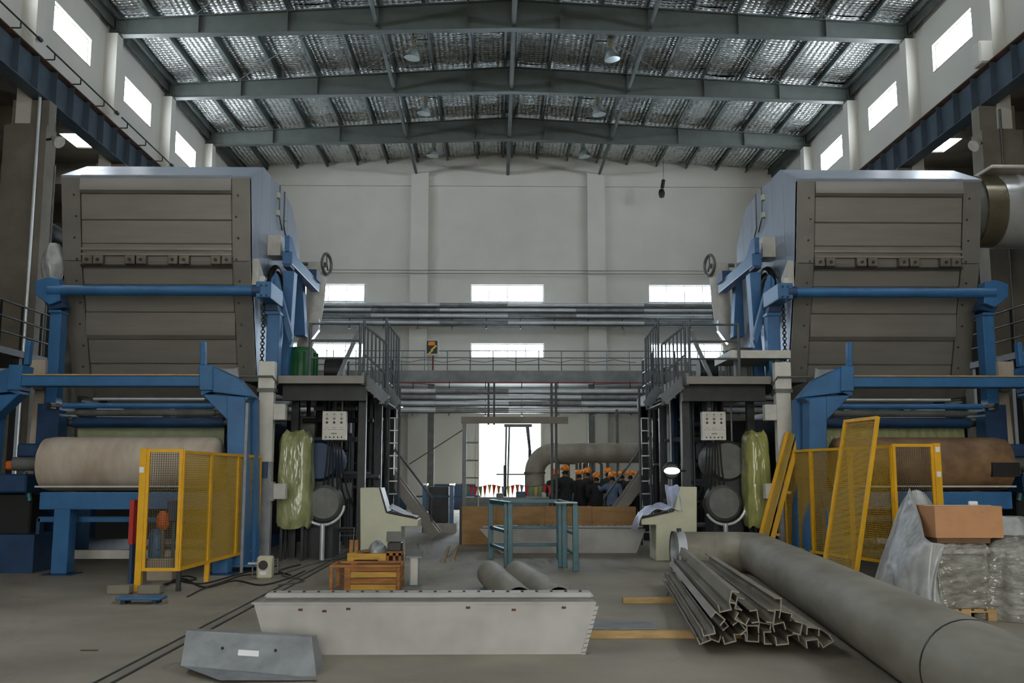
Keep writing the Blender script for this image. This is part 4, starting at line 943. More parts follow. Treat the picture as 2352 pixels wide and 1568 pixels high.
# thin service pipes behind the workers
sp_ = thing('service_pipes', 'group of slim upright grey pipes with loops behind the workers', 'pipes', P(1340, 1160, 33))
Y = 33.5
for u, v0 in ((1283, 1045), (1306, 1045), (1325, 1045), (1333, 1045), (1348, 1045), (1419, 940)):
    x = P(u, 1100, Y).x; cyl((x, Y, 0), (x, Y, P(u, v0, Y).z), 0.045, 8).build('pipe', 'dull_steel', sp_, smooth=40)
for u0, u1, v in ((1342, 1382, 1058), (1360, 1396, 1054)):
    xa, xb, z = P(u0, v, Y).x, P(u1, v, Y).x, P(u0, v, Y).z
    MB().tube([(xa, Y + 0.1, 0), (xa, Y + 0.1, z - 0.12), (xa + 0.12, Y + 0.1, z), (xb - 0.12, Y + 0.1, z), (xb, Y + 0.1, z - 0.12), (xb, Y + 0.1, 0)], 0.05, 8).build('pipe_loop', 'dull_steel', sp_, smooth=60)
z = P(1300, 1064, Y).z; cyl((P(1281, 1064, Y).x, Y, z), (P(1326, 1064, Y).x, Y, z), 0.03, 8).build('pipe', 'dull_steel', sp_, smooth=40)
# blue framed machine at the back left
bm_ = thing('transfer_unit', 'low machine with blue posts and a pale base behind the left stair', 'machine', F(1008, 1215))
Y = 29.0
for u in (975, 1037): MB().box(P(u - 5, 1150, Y).x, P(u + 5, 1150, Y).x, Y, Y + 0.12, 0, P(u, 1114, Y).z).build('post', 'blue', bm_)
for u in (975, 1037): MB().box(P(u - 5, 1150, Y).x, P(u + 7, 1150, Y).x, Y - 0.1, Y + 0.3, P(u, 1114, Y).z, P(u, 1110, Y).z).build('post_cap', 'silver', bm_)
MB().box(P(983, 1150, Y).x, P(1030, 1150, Y).x, Y + 0.2, Y + 1.0, 0.3, P(1000, 1118, Y).z).build('body', 'dark_steel', bm_)
MB().box(P(972, 1195, Y).x, P(1048, 1195, Y).x, Y - 0.1, Y + 1.0, 0.0, 0.28).build('base', 'offwhite', bm_)
MB().box(P(955, 1180, Y).x, P(1060, 1180, Y).x, Y + 0.15, Y + 0.2, P(1000, 1142, Y).z, P(1000, 1138, Y).z).build('bar', 'blue_dark', bm_)
# low machinery behind the plywood
lm = thing('low_machine', 'low grey machine table behind the plywood screen', 'machine', P(1160, 1160, 27))
MB().box(P(1066, 1150, 27).x, P(1262, 1150, 27).x, 27, 28, 0.0, P(1160, 1142, 27).z).build('table', 'dull_steel', lm)
MB().box(P(1066, 1150, 26.8).x, P(1200, 1150, 26.8).x, 26.8, 26.9, P(1160, 1165, 26.8).z, P(1160, 1156, 26.8).z).build('front_bar', 'teal', lm)
for u, w, h, m_ in ((1090, 12, 6, 'blue_dark'), (1186, 22, 14, 'blue_dark'), (1140, 16, 10, 'dull_steel'), (1245, 10, 12, 'offwhite')):
    MB().box(P(u, 1140, 27.3).x, P(u + w, 1140, 27.3).x, 27.3, 27.7, P(u, 1143, 27.3).z, P(u, 1143 - h, 27.3).z).build('fitting', m_, lm, bevel=0.02)
# bunting
bn = thing('bunting', 'string of small coloured triangular flags before the bright door', 'bunting', P(1160, 1145, 28.5))
Y = 28.5; fc = ['green', 'red', 'red', 'green', 'red', 'yellow', 'red', 'orange', 'blue', 'yellow', 'red', 'orange', 'blue', 'red', 'green', 'yellow', 'green', 'red', 'red']
uu = [1066 + 10.6 * i for i in range(len(fc))]
zl = lambda u: P(u, 1113 + 5 * math.sin((u - 1066) / 62 * math.pi) ** 2, Y).z
MB().tube([(P(u, 1113, Y).x, Y, zl(u)) for u in range(1062, 1275, 8)], 0.01, 5).build('string', 'rope', bn)
for u in (1062, 1274): cyl((P(u, 1113, Y).x, Y, 0), (P(u, 1113, Y).x, Y, zl(u) + 0.05), 0.02, 6).build('line_post', 'dark_steel', bn)
for u, c in zip(uu, fc):
    xa, xb = P(u + 1, 1113, Y).x, P(u + 10, 1113, Y).x; xm = (xa + xb) / 2 + random.uniform(-0.02, 0.02); z0 = zl(u + 5); L_ = random.uniform(0.24, 0.36)
    t = random.uniform(-0.05, 0.05)
    MB().add([(xa, Y, z0), (xb, Y + t, z0), (xm, Y - t - 0.03, z0 - L_), (xa, Y + 0.006, z0), (xb, Y + t + 0.006, z0), (xm, Y - t - 0.024, z0 - L_)], [(0, 1, 2), (5, 4, 3), (0, 3, 4, 1), (1, 4, 5, 2), (2, 5, 3, 0)]).build('flag', 'flag_' + c, bn)
# plywood screen
pl = thing('plywood_screen', 'long brown plywood screen standing across the aisle', 'screen', F(1260, 1250))
Y = 24.25; xs = [P(u, 1200, Y).x for u in (1061, 1140, 1252, 1360, 1462)]
for i, (a, b) in enumerate(zip(xs, xs[1:])):
    MB().box(a, b - 0.008, Y + 0.01 * (i % 2), Y + 0.02 + 0.01 * (i % 2), 0.0, P(1260, 1162 + (i % 2), Y).z).build('board', 'plywood', pl)
MB().box(xs[0] - 0.06, xs[0] - 0.005, Y, Y + 0.06, 0, P(1062, 1150, Y).z).build('end_post', 'dark_steel', pl)
# ================================================================== STEEL PANS
def pan(name, label, tl, tr, bl, br, Yf, zt_, depth, lip):
    t = thing(name, label, 'tray', ((bl + br) / 2, Yf, 0))
    yb = Yf + depth
    m = MB().add([(bl, Yf, 0), (br, Yf, 0), (tr, Yf - 0.02, zt_), (tl, Yf - 0.02, zt_), (bl, yb, 0), (br, yb, 0), (tr, yb, zt_), (tl, yb, zt_)],
                 [(0, 1, 2, 3), (5, 4, 7, 6), (4, 0, 3, 7), (1, 5, 6, 2), (0, 4, 5, 1), (3, 2, 6, 7)])
    m.build('hull', 'panel_white', t)
    MB().box(tl - 0.02, tr + 0.0, Yf - 0.03, Yf + 0.06, zt_, zt_ + 0.012).build('front_lip', 'panel_white', t)
    MB().box(tl + 0.04, tr, yb - lip, yb + 0.06, zt_ + 0.008, zt_ + 0.07).build('rear_flange', 'panel_white', t, bevel=0.025)
    MB().box(tl + 0.04, tr, yb - lip - 0.03, yb - lip, zt_, zt_ + 0.02).build('seam', 'dull_steel', t)
    n = int((tr - tl) / 0.14)
    b0 = cyl((tl + 0.12, yb - lip / 2, zt_ + 0.068), (tl + 0.12, yb - lip / 2, zt_ + 0.082), 0.014, 6).build('rivet', 'rust', t)
    for i in range(1, n): inst(b0, (0.14 * i, 0, 0))
    return t
tl, tr = P(583, 1387, 9.53), P(1369, 1387, 9.53)
p1 = pan('steel_tray', 'long white-painted sheet steel tray lying in the foreground', tl.x, tr.x, -2.10, 0.80, 9.55, tl.z, 0.42, 0.22)
# ragged bolted edge at the right end
for k in range(11):
    t = k / 11; z = tl.z * (1 - t) - 0.03; x = tr.x + (0.80 - tr.x) * t
    MB().prism([(x - 0.02, z), (x + 0.025, z + 0.005), (x + 0.012, z - 0.03), (x - 0.02, z - 0.035)], 'y', 9.53, 9.56).build('edge_tab', 'panel_white', p1)
for u, v in ((800, 1398), (745, 1403), (690, 1400), (1075, 1395), (1180, 1400), (1295, 1395)):
    p = P(u, v, 9.525); MB().obb(p, (0.04, 0.004, 0.02)).build('chip', 'rust', p1)
tl2, tr2 = P(1103, 1203, 21.6), P(1482, 1203, 21.6)
pan('steel_tray', 'white sheet steel tray lying before the plywood screen', tl2.x, tr2.x, P(1150, 1268, 21.6).x, P(1462, 1268, 21.6).x, 21.6, P(1300, 1216, 21.6).z, 0.4, 0.2)
# galvanised sheet hood leaning in the foreground
gs = thing('sheet_hopper', 'dull galvanised sheet metal hopper with a paper label on the foreground floor', 'hopper', F(570, 1550))
A, B, Cc, D = P(428, 1447, 9.0), P(716, 1463, 8.9), P(727, 1556, 8.55), P(415, 1528, 8.6)
E1, G1 = P(505, 1562, 8.3), P(727, 1562, 8.35)
n_ = (B - A).cross(Cc - A).normalized()
if n_.y > 0: n_ = -n_
def onpl(p):
    d = ray(*p); t = (A - Vector((0, 0, CAMH))).dot(n_) / d.dot(n_); return Vector((0, 0, CAMH)) + d * t
D = onpl((415, 1528))
th_ = Vector((0, 0.25, -0.02))
m = MB().add([A, B, Cc, D, A + th_, B + th_, Cc + Vector((0, 0.5, -0.1)), D + Vector((0, 0.5, -0.1))], [(0, 1, 2, 3), (7, 6, 5, 4), (0, 4, 5, 1), (1, 5, 6, 2), (2, 6, 7, 3), (3, 7, 4, 0)])
m.build('sloped_sheet', 'galv', gs)
lo = D.lerp(Cc, 0.2); MB().add([D, Cc, G1, E1, D + Vector((0, 0.02, -0.01)), Cc + Vector((0, 0.02, -0.01)), G1 + Vector((0, 0.03, 0)), E1 + Vector((0, 0.03, 0))], [(0, 1, 2, 3), (7, 6, 5, 4), (0, 4, 5, 1), (1, 5, 6, 2), (2, 6, 7, 3), (3, 7, 4, 0)]).build('front_skirt', 'galv', gs)
q0, q1, q2, q3 = P(548, 1492, 8.72), P(594, 1494, 8.72), P(594, 1508, 8.68), P(546, 1506, 8.68)
qs = [onpl(p) for p in ((548, 1492), (595, 1495), (594, 1508), (546, 1505))]
MB().add([q + n_ * 0.004 for q in qs] + [q + n_ * 0.001 for q in qs], [(0, 1, 2, 3), (7, 6, 5, 4), (0, 4, 5, 1), (1, 5, 6, 2), (2, 6, 7, 3), (3, 7, 4, 0)]).build('paper_label', 'label_white', gs)
for u, v in ((511, 1489), (633, 1494)):
    p = onpl((u, v)); MB().tube([p, p + n_ * 0.012], 0.012, 8).build('rivet', 'dark_steel', gs)
MB().add([Cc, P(786, 1552, 8.7), P(727, 1568, 8.3), Cc + Vector((0, 0.05, -0.03)), P(786, 1552, 8.7) + Vector((0, 0, -0.01)), P(727, 1568, 8.3) + Vector((0, 0, -0.02))], [(0, 1, 2), (5, 4, 3), (0, 3, 4, 1), (1, 4, 5, 2), (2, 5, 3, 0)]).build('bent_flap', 'galv', gs)
for p in (A + Vector((0.12, 0.3, 0)), B + Vector((-0.12, 0.3, 0)), D.lerp(Cc, 0.3) + Vector((0, 0.1, 0)), D.lerp(Cc, 0.97) + Vector((-0.05, 0.1, 0))):
    MB().box(p.x - 0.015, p.x + 0.015, p.y - 0.015, p.y + 0.015, 0, max(0.05, p.z - 0.05)).build('inner_strut', 'dull_steel', gs)
# ================================================================== TEAL RAIL, CONSOLES
tg = thing('teal_barrier', 'teal steel tube barrier standing in the middle of the aisle', 'barrier', (0.6, 19, 0))
pts = [(-0.1, 20.1), (P(1172, 1150, 18.2).x, 18.2), (P(1283, 1150, 20.1).x, 20.1), (P(1296, 1150, 18.2).x, 18.2), (P(1321, 1150, 17.6).x, 17.6)]
zt_ = 1.13
def tt(p, q, z, w=0.075, n='rail_bar'): MB().bar((*p, z), (*q, z), w, w).build(n, 'teal', tg, bevel=0.006)
for (x, y), w in zip(pts + [(P(1163, 1200, 18.3).x, 18.35), (P(1287, 1200, 18.3).x, 18.3)], (0.1, 0.085, 0.09, 0.09, 0.1, 0.085, 0.09)):
    MB().box(x - w / 2, x + w / 2, y - w / 2, y + w / 2, 0, zt_).build('post', 'teal', tg, bevel=0.006)
tt(pts[0], pts[2], zt_); tt(pts[0], pts[1], zt_); tt(pts[2], pts[4], zt_)
for z in (0.62, 0.28):
    tt(pts[0], pts[2], z, 0.06); tt(pts[0], pts[1], z, 0.06)
    tt(pts[2], pts[4], z, 0.045)
MB().box(pts[4][0] - 0.35, pts[4][0] + 0.04, 17.56, 18.0, zt_ + 0.03, zt_ + 0.045).build('top_plate', 'white_paint', tg)
def console(s, label, Y, pix):
    c = thing('operator_console', label, 'console', F(sum(p[0] for p in pix) / len(pix), 1290))
    poly = [(P(u, v, Y).x, max(0.0, P(u, v, Y).z)) for u, v in pix]
    MB().prism(poly, 'y', Y, Y + 0.8).build('body', 'cream', c, bevel=0.012)
    return c, poly
c1, poly = console(-1, 'cream steel operator console with papers on its sloped desk', 19.7, [(827, 1120), (870, 1120), (886, 1178), (960, 1193), (960, 1209), (922, 1209), (922, 1300), (827, 1300)])
p, q = Vector((poly[2][0] + 0.02, 0, poly[2][1])), Vector((poly[3][0] - 0.02, 0, poly[3][1]))
MB().add([(p.x, 19.72, p.z + 0.015), (q.x, 19.72, q.z + 0.015), (q.x, 20.45, q.z + 0.015), (p.x, 20.45, p.z + 0.015), (p.x, 19.72, p.z + 0.03), (q.x, 19.72, q.z + 0.03), (q.x, 20.45, q.z + 0.03), (p.x, 20.45, p.z + 0.03)], [(0, 3, 2, 1), (4, 5, 6, 7), (0, 1, 5, 4), (1, 2, 6, 5), (2, 3, 7, 6), (3, 0, 4, 7)]).build('keyboard_plate', 'black', c1)
MB().add([(poly[1][0] + 0.004, 19.74, poly[1][1]), (poly[2][0] + 0.01, 19.74, poly[2][1]), (poly[2][0] + 0.01, 20.45, poly[2][1]), (poly[1][0] + 0.004, 20.45, poly[1][1]), (poly[1][0] + 0.03, 19.74, poly[1][1]), (poly[2][0] + 0.035, 19.74, poly[2][1]), (poly[2][0] + 0.035, 20.45, poly[2][1]), (poly[1][0] + 0.03, 20.45, poly[1][1])], [(0, 3, 2, 1), (4, 5, 6, 7), (0, 1, 5, 4), (1, 2, 6, 5), (2, 3, 7, 6), (3, 0, 4, 7)]).build('screen_face', 'dark_steel', c1)
MB().box(P(893, 1230, 19.69).x, P(906, 1230, 19.69).x, 19.685, 19.7, P(893, 1240, 19.7).z, P(893, 1225, 19.7).z).build('socket_plate', 'galv', c1)
def paperf(a, b):
    x = p.x + 0.03 + (q.x - p.x - 0.05) * a
    z = p.z + (q.z - p.z) * (0.03 + 0.95 * a) + 0.04 + 0.14 * (1 - a) ** 1.5 * (0.4 + 0.6 * b) + 0.01 * math.sin(a * 9 + b * 5)
    return Vector((x, 19.76 + 0.6 * b, z))
o = MB().grid(paperf, 10, 6).build('paper_sheet', 'paper', smooth=60); o.modifiers.new('thick', 'SOLIDIFY').thickness = 0.004; tag(o, 'curled white drawing sheet lying on the left console desk', 'paper')
c2, poly2 = console(1, 'cream steel operator console partly covered with plastic on the right', 19.6, [(1601, 1118), (1562, 1118), (1548, 1175), (1473, 1192), (1473, 1205), (1507, 1205), (1507, 1302), (1601, 1302)])
def filmf(a, b):
    u = 1460 + 100 * a
    base = P(u, 1195 - 24 * a, 19.6).z
    h = 0.02 + 0.2 * math.sin(math.pi * min(1, a * 1.05)) * math.sin(math.pi * (0.15 + 0.8 * b)) + 0.025 * math.sin(a * 17 + b * 7)
    e = 0.1 if (a < 0.12) else 0
    return Vector((P(u, 1190, 19.6).x, 19.5 + 0.8 * b, base + h - e * (0.12 - a) * 18))
o = MB().grid(filmf, 22, 12).build('plastic_cover', 'film_blue', smooth=70); tag(o, 'crumpled bluish plastic sheet on the right console desk', 'plastic sheet'); o.modifiers.new('thick', 'SOLIDIFY').thickness = 0.006
def filmg(a, b):
    an = a * math.pi
    return Vector((P(1552, 1140, 19.5).x + 0.13 * math.cos(an) - 0.06 * b, 19.55 - 0.0 + 0.5 * math.sin(an) * 0.6 + 0.02 * math.sin(b * 9), poly2[2][1] + (poly2[1][1] - poly2[2][1]) * (b * 1.06) + 0.02 * math.sin(a * 11)))
o = MB().grid(filmg, 14, 10).build('plastic_cover', 'film_blue', smooth=70); tag(o, 'hanging bluish plastic over the screen of the right console', 'plastic sheet'); o.modifiers.new('thick', 'SOLIDIFY').thickness = 0.006
# ================================================================== CRATES AND SMALL THINGS ON THE FLOOR
cr = thing('wooden_crate', 'open brown wooden crate with slatted sides on the floor behind the white tray', 'crate', (-1.87, 14.8, 0))
x0, x1, y0, y1, zc = -2.36, -1.36, 14.5, 15.15, P(850, 1302, 14.5).z
xm = P(795, 1330, 14.5).x
for x in (x0, x0 + 0.25, xm - 0.03, x1 - 0.05):
    for y in (y0, y1): MB().box(x, x + 0.05, y, y + 0.04, 0, zc).build('upright', 'wood', cr, bevel=0.004)
n = 4
for k in range(n):
    z0 = 0.03 + k * zc / n
    MB().box(xm + 0.025, x1 - 0.055, y0 + 0.012, y0 + 0.03, z0, z0 + zc / n - 0.012).build('plank', 'wood' if k % 2 else 'wood_yellow', cr)
    MB().box(x1 - 0.022, x1, y0 + 0.045, y1, z0, z0 + zc / n - 0.012).build('plank', 'wood', cr)
    MB().box(x0 + 0.05, x1 - 0.05, y1 + 0.01, y1 + 0.03, z0, z0 + zc / n - 0.012).build('plank', 'cardboard_dark', cr)
MB().box(x0, x1, y0 - 0.01, y0 + 0.03, zc, zc + 0.03).build('top_rail', 'wood', cr); MB().box(x0, x1, y1, y1 + 0.04, zc, zc + 0.03).build('top_rail', 'wood', cr)
MB().box(x0, x0 + 0.05, y0, y1, zc, zc + 0.03).build('top_rail', 'wood', cr)
MB().box(x0 + 0.03, x1 - 0.03, y0 + 0.05, y1, 0.0, 0.03).build('base_board', 'cardboard_dark', cr)
c3 = thing('yellow_crate', 'small yellow wooden cradle with a brown box inside, behind the crate', 'crate', (-2.0, 15.6, 0))
Y = 15.5; f_ = lambda u, v: P(u, v, Y)
MB().box(f_(797, 1300).x, f_(812, 1300).x, Y, Y + 0.45, 0, f_(800, 1271).z).build('leg', 'wood_yellow', c3)
MB().box(f_(868, 1300).x, f_(886, 1300).x, Y, Y + 0.45, 0, f_(800, 1271).z).build('leg', 'wood_yellow', c3)
MB().box(f_(812, 1300).x, f_(868, 1300).x, Y, Y + 0.45, f_(830, 1285).z, f_(830, 1271).z).build('top_board', 'wood_yellow', c3)
MB().box(f_(816, 1300).x, f_(866, 1300).x, Y + 0.05, Y + 0.4, 0.02, f_(830, 1288).z).build('inner_box', 'cardboard_dark', c3)
for u in (800, 812): MB().box(f_(u - 4, 1250).x, f_(u + 4, 1250).x, Y + 0.3, Y + 0.36, f_(u, 1271).z, f_(u, 1243).z).build('upright', 'wood', c3)
cyl((f_(805, 1270).x, Y + 0.25, f_(805, 1270).z), (f_(808, 1225).x, Y + 0.25, f_(808, 1215).z), 0.008, 6).build('wire_hoop', 'dull_steel', c3)
fr2 = thing('brown_crate', 'small brown slatted frame crate right of the yellow cradle', 'crate', (-1.6, 15.5, 0))
for u in (890, 905, 918): MB().box(f_(u - 3, 1300).x, f_(u + 3, 1300).x, Y, Y + 0.04, 0, f_(u, 1270).z).build('upright', 'wood', fr2)
MB().box(f_(888, 1270).x, f_(922, 1270).x, Y, Y + 0.4, f_(900, 1276).z, f_(900, 1266).z).build('top_rail', 'wood', fr2)
MB().box(f_(888, 1270).x, f_(922, 1270).x, Y + 0.36, Y + 0.4, 0, f_(900, 1276).z).build('back_board', 'cardboard_dark', fr2)
zt_ = f_(900, 1266).z
o = thing('tool_box', 'open black tool box on the small brown crate', 'tool box', (f_(905, 1266).x, Y + 0.2, zt_))
MB().box(f_(889, 1250).x, f_(921, 1250).x, Y + 0.05, Y + 0.35, zt_, zt_ + 0.13).build('box', 'black', o, bevel=0.01)
MB().obb((f_(900, 1240).x, Y + 0.35, zt_ + 0.2), (0.24, 0.02, 0.16), Matrix.Rotation(-0.3, 3, 'X')).build('lid', 'dull_steel', o)
zt2 = f_(800, 1271).z
def sack(a, b):
    an = 2 * math.pi * a; ph = b * math.pi * 0.5; rr = 0.15 * math.cos(ph) * (1 + 0.12 * math.sin(3 * an + 1))
    return Vector((f_(862, 1260).x + rr * math.cos(an), Y + 0.22 + rr * 0.9 * math.sin(an), zt2 + 0.17 * math.sin(ph) * (1 + 0.1 * math.sin(2 * an))))
o = MB().grid(sack, 16, 8).build('grey_sack', 'galv', smooth=70); tag(o, 'small lumpy grey plastic sack on the yellow cradle', 'sack')
o = MB().obb((f_(835, 1268).x, Y + 0.2, zt2 + 0.025), (0.22, 0.2, 0.03), Matrix.Rotation(-0.12, 3, 'Y')).build('wood_offcut', 'cardboard_dark'); tag(o, 'dark wood offcut lying on the yellow cradle', 'offcut')
wp = thing('white_post', 'short white steel channel post standing beside the crates', 'post', F(948, 1345))
b = F(948, 1345); h = P(948, 1280, b.y).z
for dx in (-0.045, 0.075): MB().box(b.x + dx - 0.006, b.x + dx + 0.006, b.y, b.y + 0.12, 0.012, h).build('flange', 'galv', wp)
MB().box(b.x - 0.04, b.x + 0.07, b.y + 0.02, b.y + 0.035, 0.012, h).build('web', 'white_paint', wp)
MB().box(b.x - 0.1, b.x + 0.13, b.y - 0.04, b.y + 0.16, h, h + 0.015).build('top_plate', 'galv', wp); MB().box(b.x - 0.1, b.x + 0.13, b.y - 0.04, b.y + 0.16, 0, 0.012).build('base_plate', 'teal', wp)
# small speaker-like device
b = F(605, 1330); dv = thing('gauge_box', 'small cream metal box with a round black dial on the left floor', 'box', b)
MB().box(b.x - 0.12, b.x + 0.12, b.y, b.y + 0.22, 0.0, 0.36).build('case', 'cream', dv, bevel=0.03)
cyl((b.x - 0.01, b.y - 0.015, 0.22), (b.x - 0.01, b.y, 0.22), 0.075, 20).build('dial', 'black', dv)
MB().box(b.x - 0.06, b.x + 0.04, b.y - 0.006, b.y, 0.07, 0.12).build('name_plate', 'label_white', dv)
MB().tube([(b.x + 0.14, b.y + 0.1, 0.3), (b.x + 0.2, b.y + 0.1, 0.32), (b.x + 0.2, b.y + 0.1, 0.1)], 0.015, 6).build('handle', 'dull_steel', dv)
cyl((b.x - 0.2, b.y + 0.1, 0), (b.x - 0.2, b.y + 0.1, 0.3), 0.015, 6).build('tap_pipe', 'dull_steel', dv); cyl((b.x - 0.27, b.y + 0.08, 0.24), (b.x - 0.12, b.y + 0.08, 0.24), 0.02, 6).build('tap', 'pipe_silver', dv)
# blue plate and concrete blocks
bp_ = thing('blue_plate', 'flat blue steel plate on low blocks on the left floor', 'plate', F(315, 1388))
b = F(315, 1388); MB().box(b.x - 0.29, b.x + 0.29, b.y, b.y + 0.3, 0.05, 0.085).build('plate', 'blue', bp_, bevel=0.01)
for dx in (-0.2, 0.2): MB().box(b.x + dx - 0.03, b.x + dx + 0.03, b.y + 0.04, b.y + 0.26, 0, 0.05).build('spacer', 'dark_steel', bp_)
for u, lb in ((272, 'pale concrete block left of the yellow guard post foot'), (342, 'pale concrete block right of the yellow guard post foot')):
    b = F(u, 1365); o = MB().box(b.x - 0.17, b.x + 0.14, b.y, b.y + 0.2, 0, 0.12).build('concrete_block', 'concrete', bevel=0.012); tag(o, lb, 'block')
# cables on the floor
def cable(label, px_, r, m='rubber'):
    pts = [F(u, v) + Vector((0, 0, r)) for u, v in px_]
    out = []
    for i in range(len(pts) - 1):
        p0, p1, p2, p3 = pts[max(i - 1, 0)], pts[i], pts[i + 1], pts[min(i + 2, len(pts) - 1)]
        for k in range(5):
            t = k / 5; out.append(0.5 * ((2 * p1) + (p2 - p0) * t + (2 * p0 - 5 * p1 + 4 * p2 - p3) * t * t + (3 * p1 - p0 - 3 * p2 + p3) * t ** 3))
    out.append(pts[-1])
    o = MB().tube(out, r, 6).build('floor_cable', m, smooth=60); tag(o, label, 'cable')
cable('black cable looping from under the yellow guard toward the gauge box', [(380, 1345), (420, 1330), (470, 1350), (540, 1335), (600, 1345), (660, 1330), (700, 1312)], 0.013)
cable('black cable trailing on the floor nearest the blue plate', [(430, 1372), (470, 1352), (520, 1335), (560, 1322), (620, 1320)], 0.012)
cable('coiled black cable on the floor behind the guard post', [(350, 1350), (400, 1338), (450, 1332), (430, 1324), (400, 1330), (460, 1342), (530, 1325), (580, 1312), (640, 1300)], 0.012)
cable('grey cable snaking beside the floor track', [(640, 1345), (700, 1335), (650, 1322), (690, 1305), (740, 1290), (800, 1280)], 0.012, 'dull_steel')
cable('short black cable end behind the gauge box', [(628, 1320), (650, 1318), (668, 1322), (640, 1312), (690, 1298)], 0.014)
o = MB().obb(F(205, 1494) + Vector((0, 0, 0.004)), (0.16, 0.03, 0.008)).build('floor_offcut', 'rust'); tag(o, 'tiny dark metal offcut on the bare left floor', 'offcut')
for k, (u0, v0, u1, v1, lb) in enumerate(((1017, 1292, 1032, 1256, 'left'), (1040, 1288, 1050, 1258, 'right'))):
    o = MB().bar(F(u0, v0) + Vector((0, 0, 0.02)), F(u1, v1) + Vector((0, 0, 0.02)), 0.05, 0.04).build('wood_batten', 'wood_light'); tag(o, 'thin wood batten on the floor before the plywood screen, %s of the pair' % lb, 'batten')
# two steel pipes lying on the floor
for k, (xa, xb, lb) in enumerate(((0.27, -0.09, 'left'), (0.73, 0.32, 'right'))):
    r = 0.19
    t = thing('steel_pipe', 'grey steel pipe lying on the floor with a dark open end, %s one of two' % lb, 'pipe', (xa, 12, 0), 'pipes on the floor')
    MB().pipe_open((xa, 11.75, r), (xb, 15.2, r), r, 0.012, 28).build('pipe_wall', 'duct_grey', t, smooth=40)
# ================================================================== YELLOW MACHINE GUARDS
def guard_panel(parent, p0, p1, z0, z1, lean=None, fw=0.045, cell=0.034, wire=0.005, sub=True, frame='yellow', wm='mesh_yellow', name='mesh_panel'):
    """frame of square tube filled with welded wire, from p0 to p1 (ground points), lean: vector added at the top"""
    p0 = Vector((p0[0], p0[1], z0)); p1 = Vector((p1[0], p1[1], z0)); up = Vector((0, 0, z1 - z0)) + Vector(lean or (0, 0, 0))
    d = p1 - p0; Lx = d.length; Ly = up.length; ex = d / Lx; ey = up / Ly; nz = ex.cross(ey)
    fm = MB()
    R = Matrix((ex, ey, nz)).transposed()
    at = lambda a, b: p0 + ex * a + ey * b
    fm.obb(at(Lx / 2, fw / 2), (Lx, fw, fw), R); fm.obb(at(Lx / 2, Ly - fw / 2), (Lx, fw, fw), R)
    fm.obb(at(fw / 2, Ly / 2), (fw, Ly - 2 * fw, fw), R); fm.obb(at(Lx - fw / 2, Ly / 2), (fw, Ly - 2 * fw, fw), R)
    f = fm.build('panel_frame', frame, parent)
    m = MB(); n = int((Lx - 2 * fw) / cell); k = int((Ly - 2 * fw) / cell)
    for i in range(1, n + 1):
        m.obb(at(fw + (Lx - 2 * fw) * i / (n + 1), Ly / 2), (wire, Ly - 2 * fw, wire), R)
    for j in range(1, k + 1):
        m.obb(at(Lx / 2, fw + (Ly - 2 * fw) * j / (k + 1)), (Lx - 2 * fw, wire, wire), R)
    w = m.build('wire_mesh', wm, f); w['kind'] = 'stuff'
    return f
for s in (-1, 1):
    X = lambda q: AX + s * q
    if s < 0:
        g = thing('machine_guard', 'yellow wire mesh machine guard around the left reel', 'guard', (-5.1, 14.66, 0))
        A, B, C1, C2, C3 = (-5.07, 14.68), (-4.55, 14.68), (-4.5, 15.95), (-4.43, 17.35), (-4.36, 18.7)
        zb, zt_ = P(410, 1311, 14.68).z, P(410, 1031, 14.68).z
    else:
        g = thing('machine_guard', 'yellow wire mesh machine guard around the right reel', 'guard', (6.4, 15.2, 0))
        A, B, C1, C2, C3 = (P(2150, 1160, 15.2).x, 15.2), (P(2055, 1160, 15.2).x, 15.2), (5.78, 16.3), (5.5, 17.45), (5.45, 18.9)
        zb, zt_ = P(2060, 1297, 15.2).z, P(2060, 1019, 15.2).z
    guard_panel(g, A, B, zb, zt_, wm='mesh_dark', cell=0.034, wire=0.006)
    MB().box(A[0] - (0.09 if s < 0 else 0.0), A[0] + (0.0 if s < 0 else 0.1), A[1] - 0.04, A[1] + 0.05, 0, zt_ + 0.01).build('corner_post', 'yellow', g)
    for p, q in ((B, C1), (C1, C2), (C2, C3)):
        guard_panel(g, p, q, zb, zt_ - 0.02, cell=0.034, wire=0.0062)
    MB().box(C1[0] - 0.035, C1[0] + 0.035, C1[1] - 0.035, C1[1] + 0.035, 0, zb).build('foot', 'yellow', g)
    MB().box(C3[0] - 0.035, C3[0] + 0.035, C3[1] - 0.035, C3[1] + 0.035, 0, zb).build('foot', 'yellow', g)
    MB().box(B[0] - 0.03, B[0] + 0.03, B[1], B[1] + 0.06, 0, zb).build('foot', 'yellow' if s > 0 else 'dark_steel', g)
    xx = A[0] - 0.06 if s < 0 else A[0] + 0.05
    for k, v in enumerate((1077,) if s < 0 else (1027, 1087)):
        z = P(312, v, 14.6).z; MB().box(xx - 0.03, xx + 0.035, A[1] - 0.046, A[1] - 0.04, z - 0.05, z + 0.03).build('sticker', 'label_white', g)
# strip in front of the left guard
o = MB().box(P(559, 1150, 17.45).x, P(565, 1150, 17.45).x, 17.38, 17.42, 0, P(560, 925, 17.4).z).build('cover_strip', 'galv'); tag(o, 'thin galvanised strip standing before the left blue gantry upright', 'strip')
